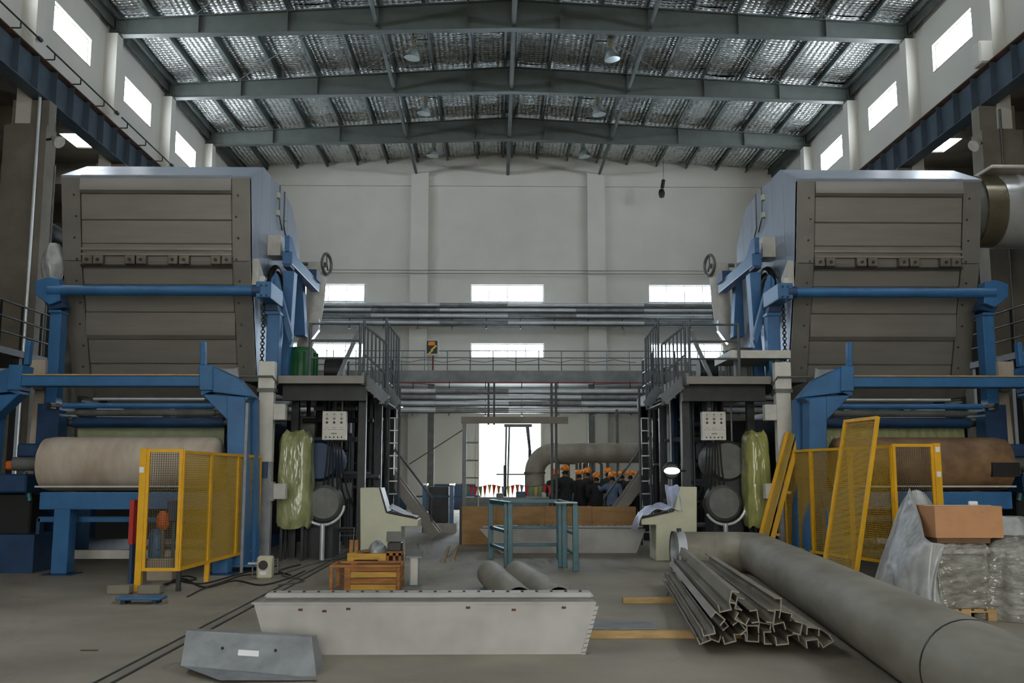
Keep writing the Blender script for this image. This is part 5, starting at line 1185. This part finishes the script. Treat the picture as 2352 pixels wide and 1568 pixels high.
# red cabinet edge and orange drive seen through the left guard
rc = thing('red_box', 'narrow red box on a dark stand behind the left yellow guard post', 'box', (P(301, 1200, 15.6).x, 15.8, 0))
xr0, xr1, zr0, zr1 = P(296, 1200, 15.6).x, P(306, 1200, 15.6).x, P(300, 1250, 15.6).z, P(300, 1148, 15.6).z
MB().box(xr0, xr1, 15.6, 16.1, zr0, zr1).build('case', 'red', rc); MB().box(xr0 + 0.01, xr1 - 0.01, 15.65, 16.05, 0, zr0).build('stand', 'blue_dark', rc)
for s, u0, lb in ((-1, 372, 'left'), (1, 2083, 'right')):
    Y = 16.0; t = thing('guarded_pump', 'small blue pump with orange coupling seen through the %s yellow guard' % lb, 'pump', (P(u0, 1290, Y).x, Y, 0))
    x = P(u0, 1150, Y).x
    MB().box(x - 0.2, x + 0.2, Y, Y + 0.35, 0, 0.35).build('plinth', 'beige_roll', t, bevel=0.02)
    MB().lathe([(0, 0), (0.11, 0), (0.13, 0.04), (0.13, 0.35), (0.07, 0.45), (0, 0.45)], (x - 0.1, Y + 0.15, 0.35), n=16).build('motor', 'blue', t, smooth=40)
    MB().lathe([(0, 0), (0.06, 0), (0.1, 0.06), (0.1, 0.2), (0.05, 0.28), (0, 0.28)], (x, Y + 0.1, 0.8), n=14).build('coupling', 'orange' if s < 0 else 'red', t, smooth=40)
    cyl((x, Y + 0.1, 0.35), (x, Y + 0.1, 0.82), 0.04, 8).build('shaft', 'dull_steel', t)
    MB().box(x + 0.05, x + 0.22, Y + 0.1, Y + 0.3, 0.9, 1.25).build('valve_body', 'blue_dark', t, bevel=0.03)
    cyl((x + 0.14, Y + 0.2, 0.35), (x + 0.14, Y + 0.2, 0.92), 0.03, 8).build('pipe', 'teal', t)
# loose guard panels leaning on the right
lp = thing('leaning_panel', 'tall loose yellow mesh panel leaning beside the right guard', 'panel', F(1935, 1310))
b0, b1 = F(1884, 1352), F(1962, 1372)
t1 = P(2018, 956, b1.y + 0.55)
ln = Vector((t1.x - b1.x, 0.55, 0))
guard_panel(lp, (b0.x, b0.y), (b1.x, b1.y), 0.02, t1.z, lean=ln, fw=0.05, cell=0.034, wire=0.0062)
lp2 = thing('leaning_panel', 'narrow loose yellow panel with pegs leaning against the right gantry upright', 'panel', F(1772, 1240))
Y0 = 18.3; a, b = P(1772, 1235, Y0), P(1838, 990, Y0)
a.z = 0.0 if a.z < 0.15 else a.z
p0, p1 = Vector((P(1757, 1290, Y0).x, Y0, 0)), Vector((P(1838, 990, Y0).x, Y0, P(1838, 990, Y0).z))
MB().bar(p0, p1, 0.05, 0.08).build('edge_tube', 'yellow', lp2)
MB().bar(p0 + Vector((-0.07, 0.25, 0)), p1 + Vector((-0.07, 0.25, 0)), 0.4, 0.012, up=(1, 0, 0.3)).build('sheet', 'mesh_yellow', lp2)
MB().bar(p0 + Vector((-0.1, 0.5, 0)), p1 + Vector((-0.1, 0.5, 0)), 0.05, 0.06).build('edge_tube', 'yellow', lp2)
for t in (0.24, 0.55, 0.9):
    q = p0.lerp(p1, t); MB().bar(q, q + Vector((0.11, -0.02, -0.02)), 0.04, 0.05).build('peg', 'wood_yellow', lp2)
# ================================================================== BIG DUCT ON THE FLOOR
D = 0.34
dc = thing('floor_duct', 'huge grey steel duct with elbow lying across the right foreground', 'duct', (4.0, 12, 0))
Ye = 17.35; xe0 = P(1545, 1262, Ye).x; xb = 4.45
dirv = Vector((3.22 - xb, 7.0 - Ye, 0)).normalized()
c0 = Vector((xb, Ye, D))
rb = 0.5
pts = [(xe0 + 0.2, Ye, D), (xb - 0.55, Ye, D), (xb - 0.3, Ye - 0.03, D), (xb - 0.1, Ye - 0.16, D), c0 + dirv * 0.38, c0 + dirv * 0.6, c0 + dirv * 1.2]
MB().tube(pts, D, 36, cap=False).build('elbow', 'duct_grey', dc, smooth=60)
seam = c0 + dirv * ((17.35 - 6.9) / -dirv.y)
MB().tube([c0 + dirv * 1.2, seam], D, 36, cap=False).build('straight_length', 'duct_grey', dc, smooth=60)
MB().tube([seam + dirv * 0.012, seam + dirv * 4.0], D * 0.995, 36, cap=False).build('straight_length', 'duct_grey', dc, smooth=60)
MB().tube([seam - dirv * 0.006, seam + dirv * 0.018], D * 1.006, 36, cap=False).build('seam_band', 'dark_steel', dc, smooth=60)
MB().tube([(xe0, Ye, D), (xe0 + 0.05, Ye, D)], D * 1.04, 32, cap=False).build('flange', 'dull_steel', dc, smooth=40)
MB().tube([(xe0 + 0.02, Ye, D), (xe0 + 0.2, Ye, D)], D * 0.99, 32, cap=False).build('polished_collar', 'pipe_silver', dc, smooth=60)
MB().tube([(xe0 + 0.1, Ye, D), (xe0 + 0.13, Ye, D)], D * 1.03, 32, cap=False).build('clamp_ring', 'pipe_silver', dc, smooth=60)
MB().box(xe0 + 0.08, xe0 + 0.15, Ye - 0.03, Ye + 0.03, 2 * D, 2 * D + 0.06).build('clamp_lug', 'dark_steel', dc)
cyl((xe0 + 0.12, Ye, D), (xe0 + 0.14, Ye, D), D * 0.98, 32).build('blind_cap', 'black', dc)
# ================================================================== STEEL CHANNELS
near = Vector((2.44, 9.5, 0)); far = Vector((2.95, 15.0, 0))
ax_ = (far - near).normalized(); sd = Vector((ax_.y, -ax_.x, 0))
def chan(off, z, roll, dl, w=0.12, h=0.075, t=0.012):
    """profile of a C channel rolled about its length"""
    prof = [(-w / 2, 0), (w / 2, 0), (w / 2, h), (w / 2 - t, h), (w / 2 - t, t), (-w / 2 + t, t), (-w / 2 + t, h), (-w / 2, h)]
    cz = h / 2; R = [(a * math.cos(roll) - (b - cz) * math.sin(roll), a * math.sin(roll) + (b - cz) * math.cos(roll)) for a, b in prof]
    lo = min(b for _, b in R)
    n0 = near + sd * off + ax_ * dl; f0 = far + sd * off * 0.85 + ax_ * (dl * 0.4)
    vs_ = [n0 + sd * a + Vector((0, 0, z + b - lo)) for a, b in R] + [f0 + sd * a + Vector((0, 0, z + b - lo)) for a, b in R]
    n = 8; fs = [(0, 1, 2, 3, 4, 5, 6, 7), (15, 14, 13, 12, 11, 10, 9, 8)] + [(i, (i + 1) % n, (i + 1) % n + n, i + n) for i in range(n)]
    return MB().add(vs_, fs)
layers = [(0.075, [-0.50, -0.385, -0.26, -0.14, -0.02, 0.10, 0.22, 0.345, 0.47, 0.60]), (0.17, [-0.47, -0.30, -0.17, -0.03, 0.10, 0.23, 0.37, 0.50]), (0.27, [-0.38, -0.16, -0.02, 0.13, 0.30]), (0.37, [-0.30, -0.14, 0.22]), (0.455, [-0.22])]
rows = ['bottom', 'second', 'third', 'fourth', 'top']
ordn = ['first', 'second', 'third', 'fourth', 'fifth', 'sixth', 'seventh', 'eighth', 'ninth', 'tenth']
rg = random.Random(5)
for li, (z, offs) in enumerate(layers):
    for i, off in enumerate(offs):
        roll = rg.choice((0, math.pi, math.pi / 2, -math.pi / 2, 0.5, -0.6, 2.4)) + rg.uniform(-0.25, 0.25)
        o = chan(off, z, roll, rg.uniform(-0.12, 0.25)).build('steel_channel', 'duct_grey')
        tag(o, 'grey steel channel in the floor bundle, %s layer, %s from the left' % (rows[li], ordn[i]), 'channel', 'bundle of steel channels')
# timbers and plates under the bundle
def timber(label, a, b, w, h, m='wood_light', name='timber', z=0.0):
    o = MB().bar(Vector(a) + Vector((0, 0, z + h / 2)), Vector(b) + Vector((0, 0, z + h / 2)), w, h).build(name, m, bevel=0.004); tag(o, label, 'timber' if 'wood' in m else 'plate'); return o
a = F(1430, 1385); timber('squared wood bearer under the far end of the channel bundle', a, a + Vector((1.9, 0, 0)), 0.1, 0.075)
a = F(1355, 1465); timber('long squared wood bearer under the near end of the channel bundle', a, a + Vector((2.0, 0.0, 0)), 0.1, 0.075)
a = F(1345, 1438); timber('thin grey steel plate lying just behind the near wood bearer', a, a + Vector((0.75, 0, 0)), 0.5, 0.02, 'galv', 'floor_plate')
a, b = F(1632, 1290), F(1745, 1372); timber('rough brown plank lying between the channels and the big duct', a, b, 0.12, 0.06, 'wood', 'plank', z=0.0)
# ================================================================== WRAPPED PALLET LOAD ON THE RIGHT
pal = thing('wooden_pallet', 'wooden pallet under the wrapped stack on the right', 'pallet', (5.4, 12, 0))
x0, x1, y0, y1 = 5.03, 5.72, 11.6, 12.5
for x in (x0, (x0 + x1) / 2 - 0.05, x1 - 0.1):
    for y in (y0, y1 - 0.1): MB().box(x, x + 0.1, y, y + 0.1, 0, 0.09).build('block', 'wood_light', pal)
for y in (y0, y1 - 0.1): MB().box(x0, x1, y, y + 0.1, 0.09, 0.11).build('bearer', 'wood_light', pal)
for k in range(5):
    x = x0 + k * (x1 - x0 - 0.11) / 4; MB().box(x, x + 0.11, y0, y1, 0.11, 0.13).build('deck_board', 'wood_light', pal)
ws = thing('wrapped_stack', 'stack of goods wrapped in shiny clear film on the right pallet', 'stack', (5.37, 12, 0.13))
nl = 12
MB().box(x0 + 0.06, x1 - 0.07, y0 + 0.06, y1 - 0.08, 0.13, 0.13 + nl * 0.058).build('goods', 'offwhite', ws)
def wrapf(a, b):
    an = 2 * math.pi * a; pw = 0.16
    sx = math.copysign(abs(math.cos(an)) ** pw, math.cos(an)); sy = math.copysign(abs(math.sin(an)) ** pw, math.sin(an))
    k = 1 + 0.012 * math.sin(b * 34 + 3 * math.sin(an * 2)) + 0.014 * math.sin(b * 17 + an * 3 + 1) + 0.01 * math.sin(an * 19 + b * 11)
    if b < 0.08: k *= 0.97 + b * 0.4
    return Vector(((x0 + x1) / 2 + sx * k * (x1 - x0 - 0.06) / 2, (y0 + y1) / 2 + sy * k * (y1 - y0 - 0.06) / 2, 0.132 + nl * 0.058 * b))
MB().grid(wrapf, 96, 48).build('side_film', 'film', ws, smooth=80)
zt_ = 0.13 + nl * 0.058
def topf(a, b):
    ex = (a - 0.5) * 2; ey = (b - 0.5) * 2; m_ = max(abs(ex), abs(ey))
    dz = -0.1 * max(0, (m_ - 0.86) / 0.14)
    return Vector(((x0 + x1) / 2 + ex * 0.36, (y0 + y1) / 2 + ey * 0.46, zt_ + 0.025 + dz + 0.012 * math.sin(a * 21) * math.sin(b * 17)))
MB().grid(topf, 24, 24).build('top_film', 'film', ws, smooth=70)
ct = thing('carton', 'closed brown cardboard carton on top of the wrapped stack', 'carton', (5.5, 12, zt_ + 0.05))
ca, cb = P(2150, 1235, 11.75), P(2301, 1162, 11.75)
MB().box(ca.x, cb.x, 11.75, 12.3, ca.z, cb.z).build('box', 'carton', ct)
MB().box(ca.x, cb.x, 12.0, 12.05, cb.z, cb.z + 0.003).build('tape', 'label_white', ct)
MB().prism([(ca.x + 0.02, 11.77), (cb.x - 0.15, 11.77), (cb.x - 0.15, 12.25), (ca.x + 0.02, 12.25)], 'z', zt_ + 0.03, ca.z).build('pad', 'cardboard_dark', ct)
o = MB().box(P(2228, 1155, 12).x, P(2247, 1155, 12).x, 12.0, 12.06, cb.z + 0.003, cb.z + 0.05).build('paper_scrap', 'label_white', bevel=0.01); tag(o, 'small white scrap lying on the cardboard carton', 'scrap')
def drape(cx, cy, zpk, rx, ry, seed, k0=0.0, flat=0.0):
    def fn(a, b):
        an = 2 * math.pi * a; t = b
        rr = t ** 0.8
        wob = 1 + 0.10 * math.sin(an * 5 + seed) * t + 0.06 * math.sin(an * 11 + seed * 2) * t
        z = zpk * (1 - t ** (1.7 + flat)) if t < 1 else 0
        z += 0.03 * math.sin(an * 7 + t * 8 + seed) * t * (1 - t)
        return Vector((cx + rx * rr * wob * math.cos(an) + k0 * t, cy + ry * rr * wob * math.sin(an), max(0.004, z)))
    return MB().grid(fn, 56, 16)
# the sheet hangs from the top of the stack down its left side
def sheetf(a, b):
    top = [Vector((5.30, 12.75, 1.42)), Vector((5.16, 12.45, 1.49)), Vector((5.06, 12.1, 1.22)), Vector((4.99, 11.72, 0.94)), Vector((5.02, 11.56, 0.88)), Vector((5.12, 11.54, 0.86))]
    bot = [Vector((4.75, 13.0, 0.01)), Vector((4.66, 12.6, 0.01)), Vector((4.64, 12.1, 0.01)), Vector((4.70, 11.62, 0.01)), Vector((4.86, 11.42, 0.01)), Vector((5.04, 11.42, 0.2))]
    def ev(c, q):
        q *= len(c) - 1; i_ = min(int(q), len(c) - 2); return c[i_].lerp(c[i_ + 1], q - i_)
    p_ = ev(top, a).lerp(ev(bot, a), b)
    w_ = math.sin(a * 26 + 2 * b) * 0.035 * b + math.sin(a * 11 + b * 5) * 0.03
    return p_ + Vector((-w_ - 0.05 * math.sin(math.pi * b), -w_ * 0.6, 0))
o = MB().grid(sheetf, 60, 26).build('plastic_drape', 'film_white', smooth=70); tag(o, 'translucent white plastic sheet hanging down the left side of the wrapped stack', 'plastic sheet'); o.modifiers.new('thick', 'SOLIDIFY').thickness = 0.006
o = drape(5.35, 12.75, 1.46, 0.52, 0.35, 1.0).build('plastic_hump', 'film_white', smooth=70); tag(o, 'hump of white plastic sheet rising behind the carton', 'plastic sheet')
o = drape(6.22, 11.9, 0.93, 0.62, 0.6, 4.0, flat=2.6).build('plastic_bundle', 'film', smooth=70); tag(o, 'big bundle in crumpled clear plastic at the right edge of the floor', 'bundle')
o = drape(6.6, 13.0, 1.12, 0.6, 0.4, 2.0, flat=2.0).build('plastic_bundle', 'film_white', smooth=70); tag(o, 'white plastic bundle behind the carton at the right edge', 'bundle')
# ================================================================== RIGHT: SILVER AIR DUCT AT THE HOOD, LEFT: BAG
xd = 0.57 + XO
Yd = 21.2; zc = P(2300, 487, Yd).z; r = abs(P(2300, 405, Yd).z - zc)
ad = thing('air_duct', 'large round silver air duct leaving the right hood toward the right wall', 'duct', (xd + 1, Yd, zc - r))
cyl((xd + 0.0, Yd, zc), (xd + 0.66, Yd, zc), r * 0.9, 36).build('stub', 'dull_steel', ad, smooth=40)
cyl((xd + 0.62, Yd, zc), (xd + 1.06, Yd, zc), r * 0.97, 36).build('band', 'brass_band', ad, smooth=40)
cyl((xd + 1.05, Yd, zc), (XR - 0.9, Yd, zc), r * 1.0, 36).build('insulated_length', 'silver', ad, smooth=40)
MB().box(xd + 0.7, xd + 1.5, Yd - 0.8, Yd + 0.1, zc + r * 0.93, zc + r * 1.02).build('top_flap', 'white_paint', ad, bevel=0.02)
for x in (12.0,): MB().box(x - 0.1, x + 0.1, Yd - 0.1, Yd + 0.1, 0, zc - r).build('duct_post', 'dark_steel', ad)
def bagf(a, b):
    an = 2 * math.pi * a; c = Vector((AX - XO - 0.2, 19.8, 0))
    rr = 0.24 * (math.sin(math.pi * (0.08 + 0.86 * b)) ** 0.5) * (1 + 0.1 * math.sin(5 * an + b * 6))
    return Vector((c.x + rr * math.cos(an) * 0.85, 19.8 + rr * math.sin(an), P(128, 655, 19.8).z + (P(128, 560, 19.8).z - P(128, 655, 19.8).z) * b))
bag = MB().grid(bagf, 30, 16).build('plastic_bag', 'film_white', smooth=70); tag(bag, 'plastic film bag hanging on the outer side of the left hood', 'bag')
# light-coloured platform above the right deck
sh_ = thing('upper_ledge', 'pale steel ledge above the deck of the right-hand machine', 'ledge', P(1748, 822, 19.5))
MB().box(P(1679, 812, 19.5).x, P(1816, 812, 19.5).x, 19.5, 21.0, P(1748, 822, 19.5).z, P(1748, 804, 19.5).z).build('ledge_beam', 'offwhite', sh_)
for u in (1690, 1780): MB().box(P(u, 840, 19.8).x, P(u + 10, 840, 19.8).x, 19.8, 20.0, P(u, 868, 19.8).z, P(u, 822, 19.8).z).build('ledge_post', 'dull_steel', sh_)
# work lamp shining under the right deck
wl = thing('work_lamp', 'bright oval work lamp clamped to the right deck post above the console', 'lamp', P(1543, 1095, 19.7))
c = P(1543, 1081, 19.7); yl_ = 19.7
MB().lathe([(0, 0), (0.14, 0.0), (0.17, 0.04), (0.17, 0.1), (0.1, 0.2), (0, 0.2)], (c.x, yl_, c.z), (0, 1, 0.1), 20).build('housing', 'dark_steel', wl, smooth=40)
tt_ = [i_ * math.pi / 12 for i_ in range(24)]
MB().add([(c.x + 0.155 * math.cos(t_), yl_ - 0.03, c.z + 0.065 * math.sin(t_)) for t_ in tt_] + [(c.x + 0.155 * math.cos(t_), yl_ - 0.005, c.z + 0.065 * math.sin(t_)) for t_ in tt_], [tuple(range(24)), tuple(range(47, 23, -1))] + [(i_, (i_ + 1) % 24, (i_ + 1) % 24 + 24, i_ + 24) for i_ in range(24)]).build('lens', 'lamp_glow', wl)
MB().bar((c.x, yl_ + 0.18, c.z), (AX + LX(836, 866, 19.2) + 0.1, 20.02, c.z), 0.04, 0.04).build('clamp_arm', 'dark_steel', wl)
# ================================================================== SIDE AISLES
for s, nm in ((-1, 'left'), (1, 'right')):
    X = lambda q: AX + s * q
    aw = thing('aisle_walkway', 'dark walkway with railings in the %s aisle' % nm, 'walkway', (X(14.6), 24, 0))
    MB().box(X(11.6), X(16.5), 21.2, 25.4, 4.35, 4.5).build('deck', 'dark_steel', aw)
    for y in (21.3, 23.3, 25.2):
        for x in (11.7, 16.3): MB().box(X(x), X(x + 0.15), y, y + 0.15, 0, 4.35).build('post', 'dark_steel', aw)
    for z in (4.85, 5.2, 5.55):
        cyl((X(11.65), 21.25, z), (X(16.4), 21.25, z), 0.025, 6).build('rail_bar', 'dark_steel', aw); cyl((X(11.65), 21.25, z), (X(11.65), 25.3, z), 0.025, 6).build('rail_bar', 'dark_steel', aw)
    for k in range(6): cyl((X(11.65 + k * 0.9), 21.25, 4.5), (X(11.65 + k * 0.9), 21.25, 5.55), 0.03, 6).build('rail_post', 'dark_steel', aw)
    for k in range(4): cyl((X(11.65), 22.2 + k, 4.5), (X(11.65), 22.2 + k, 5.55), 0.03, 6).build('rail_post', 'dark_steel', aw)
    t = thing('aisle_tank', 'tall dark process cabinet standing in the %s aisle' % nm, 'cabinet', (X(15), 27.8, 0))
    MB().box(X(14.2), X(17.4), 27.2, 30.5, 0, 6.6).build('body', 'dark_steel', t); MB().box(X(13.9), X(17.6), 27.0, 30.7, 6.6, 6.8).build('roof', 'black', t)
    for k in range(3): MB().box(X(14.5 + k), X(15.2 + k), 27.16, 27.2, 1.0, 5.8).build('door', 'dull_steel', t)
    t = thing('pipe_bank', 'bank of big dark pipes along the %s aisle' % nm, 'pipes', (X(14.2), 30, 7.2))
    for z, q in ((7.6, 14.6), (8.5, 15.2), (9.3, 14.8)): cyl((X(q), 14, z), (X(q), 46, z), 0.3, 14).build('pipe', 'dark_steel', t, smooth=40)
    for y in (20, 33, 38, 44):
        MB().box(X(14.9), X(15.1), y, y + 0.15, 0, 9.0).build('trestle', 'dark_steel', t)
for u, v, nm in ((137, 328, 'left'), (2236, 336, 'right')):
    c = P(u, v, 25.6); sgn = 1 if u < 1000 else -1
    f = thing('floodlight', 'small floodlight on a bracket at the top of the %s concrete column' % nm, 'lamp', c)
    xc = AX - sgn * 12.62
    MB().lathe([(0.0, 0), (0.16, 0), (0.17, 0.04), (0.09, 0.2), (0.06, 0.32), (0, 0.32)], c, (-sgn * 0.7, 0.3, 0.6), 16).build('housing', 'offwhite', f, smooth=40)
    MB().bar(c + Vector((-sgn * 0.15, 0.06, 0.15)), (xc, 25.95, c.z + 0.2), 0.05, 0.05).build('bracket', 'dark_steel', f)
# ================================================================== WORKERS
def person_mesh(arm):
    """continuous figure grown over a joint skeleton; faces -y is front. arm: 'down', 'fold', 'back', 'point'"""
    V = [((0, 0, 0.95), (0.165, 0.125)), ((0, 0.005, 1.12), (0.15, 0.115)), ((0, 0.01, 1.30), (0.185, 0.125)), ((0, 0.01, 1.42), (0.16, 0.1)), ((0, 0.0, 1.515), (0.06, 0.06)), ((0, -0.01, 1.60), (0.078, 0.09)), ((0, -0.01, 1.69), (0.08, 0.098))]
    Ed = [(0, 1), (1, 2), (2, 3), (3, 4), (4, 5), (5, 6)]
    hands = []
    for sg in (-1, 1):
        i = len(V)
        if arm == 'fold': el, wr, hd = (sg * 0.27, -0.05, 1.13), (sg * 0.06, -0.24, 1.15), (-sg * 0.06, -0.24, 1.19)
        elif arm == 'back': el, wr, hd = (sg * 0.29, 0.08, 1.15), (sg * 0.1, 0.19, 0.98), (sg * 0.02, 0.2, 0.95)
        elif arm == 'point' and sg > 0: el, wr, hd = (sg * 0.33, -0.12, 1.3), (sg * 0.42, -0.33, 1.42), (sg * 0.44, -0.41, 1.45)
        else: el, wr, hd = (sg * 0.265, 0.03, 1.14), (sg * 0.27, -0.06, 0.9), (sg * 0.265, -0.09, 0.81)
        V += [((sg * 0.185, 0.01, 1.42), (0.085, 0.085)), (el, (0.062, 0.062)), (wr, (0.043, 0.04)), (hd, (0.045, 0.025))]
        Ed += [(3, i), (i, i + 1), (i + 1, i + 2), (i + 2, i + 3)]; hands.append(Vector(hd))
        j = len(V)
        V += [((sg * 0.1, 0, 0.86), (0.105, 0.11)), ((sg * 0.11, -0.02, 0.48), (0.075, 0.08)), ((sg * 0.115, 0.01, 0.1), (0.055, 0.06)), ((sg * 0.12, -0.12, 0.04), (0.05, 0.035))]
        Ed += [(0, j), (j, j + 1), (j + 1, j + 2), (j + 2, j + 3)]
    me = bpy.data.meshes.new('skeleton'); me.from_pydata([v for v, _ in V], Ed, []); o = bpy.data.objects.new('skeleton', me); COL.objects.link(o)
    o.modifiers.new('s', 'SKIN'); sm = o.modifiers.new('d', 'SUBSURF'); sm.levels = 2; sm.render_levels = 2
    if not me.skin_vertices: me.attributes.new
    for k, sv in enumerate(me.skin_vertices[0].data if me.skin_vertices else []): sv.radius = V[k][1]; sv.use_root = (k == 0)
    dg = bpy.context.evaluated_depsgraph_get(); ev = o.evaluated_get(dg); m2 = ev.to_mesh()
    vs_ = [v.co.copy() for v in m2.vertices]; fs = [tuple(p.vertices) for p in m2.polygons]
    ev.to_mesh_clear(); bpy.data.objects.remove(o); bpy.data.meshes.remove(me)
    mb = MB(); mb.v = vs_; mb.f = fs
    mi = []
    for f in fs:
        c = sum((vs_[i] for i in f), Vector()) / len(f)
        if c.z > 1.525: mi.append(3 if (c.y > 0.02 and c.z > 1.58) else 0)
        elif min((c - h).length for h in hands) < 0.085: mi.append(0)
        elif c.z < 0.05 and c.y < 0.09: mi.append(3)
        elif c.z < 0.88 and abs(c.x) < 0.225: mi.append(2)
        else: mi.append(1)
    def extra(m_, k):
        n0 = len(mb.f); mb.add(m_.v, m_.f); mi.extend([k] * (len(mb.f) - n0))
    # nose, ears, eyes, fingers
    extra(MB().lathe([(0.0, 0), (0.014, 0.01), (0.018, 0.03), (0.01, 0.05), (0, 0.055)], (0, -0.1, 1.60), (0, -0.35, 1), 8), 0)
    for sg in (-1, 1):
        extra(MB().lathe([(0.0, -0.012), (0.03, -0.006), (0.03, 0.006), (0, 0.012)], (sg * 0.083, 0.0, 1.625), (1, 0, 0), 10), 0)
        extra(MB().lathe([(0.0, 0), (0.011, 0.004), (0, 0.008)], (sg * 0.033, -0.098, 1.645), (0, -1, 0), 8), 3)
    extra(MB().box(-0.025, 0.025, -0.104, -0.095, 1.568, 1.575), 3)
    for sg, hd in zip((-1, 1), hands):
        for k in range(4):
            b = hd + Vector((sg * 0.0 + (k - 1.5) * 0.018, -0.01, -0.02)); L_ = (0.06, 0.072, 0.066, 0.05)[k]
            extra(MB().tube([b, b + Vector((0, -0.012, -L_ * 0.55)), b + Vector((0, 0.004, -L_))], [0.009, 0.0085, 0.007], 6), 0)
        b = hd + Vector((-sg * 0.035, -0.02, 0.01)); extra(MB().tube([b, b + Vector((-sg * 0.02, -0.02, -0.025)), b + Vector((-sg * 0.015, -0.025, -0.05))], [0.011, 0.01, 0.008], 6), 0)
    return mb, mi
ARMS = {k: person_mesh(k) for k in ('down', 'fold', 'back', 'point')}
WK = [  # helmet u, helmet top v, depth, turn in degrees (0 = back to us), arms, jacket, label
    (1298, 1067, 28.0, 15, 'fold', 'jacket_green', 'tall worker in dark green jacket and orange helmet, back to us, beside the duct elbow'),
    (1274, 1076, 29.6, 200, 'down', 'jacket_green', 'worker in orange helmet facing us at the left end of the group'),
    (1330, 1077, 28.9, -20, 'down', 'jacket_black', 'worker in dark clothes and orange helmet, third from the left'),
    (1349, 1073, 29.4, 30, 'back', 'jacket_black', 'worker in dark clothes and orange helmet, fourth from the left'),
    (1370, 1084, 27.4, 5, 'fold', 'jacket_black', 'worker in black jacket and orange helmet in the middle, nearest of the dark group'),
    (1396, 1073, 29.8, -35, 'down', 'jacket_green', 'worker in orange helmet half hidden behind the pale blue jacket'),
    (1406, 1082, 27.0, -10, 'point', 'jacket_blue', 'worker in pale blue jacket and orange helmet with one arm raised'),
    (1428, 1079, 29.2, 20, 'down', 'jacket_black', 'worker in dark clothes and orange helmet just right of the pale blue jacket'),
    (1448, 1080, 28.4, -15, 'back', 'jacket_black', 'worker in black jacket and orange helmet, second from the right end'),
    (1464, 1081, 28.9, 25, 'down', 'jacket_green', 'worker in orange helmet at the right end of the group by the stair'),
]
for u, v, Y, turn, arm, jk, lb in WK:
    tp = P(u, v, Y); sc = tp.z / 1.835
    mb, mi = ARMS[arm]
    me = bpy.data.meshes.new('person'); me.from_pydata(mb.v, [], mb.f); me.update()
    for p, k in zip(me.polygons, mi): p.material_index = k; p.use_smooth = True
    for k in ('skin', jk, 'trouser', 'hair'): me.materials.append(MATS[k])
    o = bpy.data.objects.new('person', me); COL.objects.link(o)
    o.location = (tp.x, Y, 0.0); o.rotation_euler = (0, 0, math.radians(180 + turn)); o.scale = (sc, sc, sc)
    tag(o, lb, 'person', 'workers in orange helmets'); ORG[o.name] = Vector((0, 0, 0))
    h = MB().lathe([(0.118, 0), (0.12, 0.02), (0.122, 0.03), (0.118, 0.07), (0.095, 0.115), (0.05, 0.138), (0.0, 0.142)], (0, -0.005, 1.69), n=20)
    h.add([(0.118 * math.cos(t) * (1.0), -0.005 + 0.118 * math.sin(t), 1.695) for t in [math.pi + i * math.pi / 10 for i in range(11)]] + [(0.13 * math.cos(t), -0.02 + 0.17 * math.sin(t), 1.685) for t in [math.pi + i * math.pi / 10 for i in range(11)]], [(i, i + 1, i + 12, i + 11) for i in range(10)])
    hm = h.build('hard_hat', 'helmet', o, smooth=50)
    MB().box(-0.012, 0.012, -0.1, 0.1, 1.80, 1.838).build('hat_ridge', 'helmet', hm)
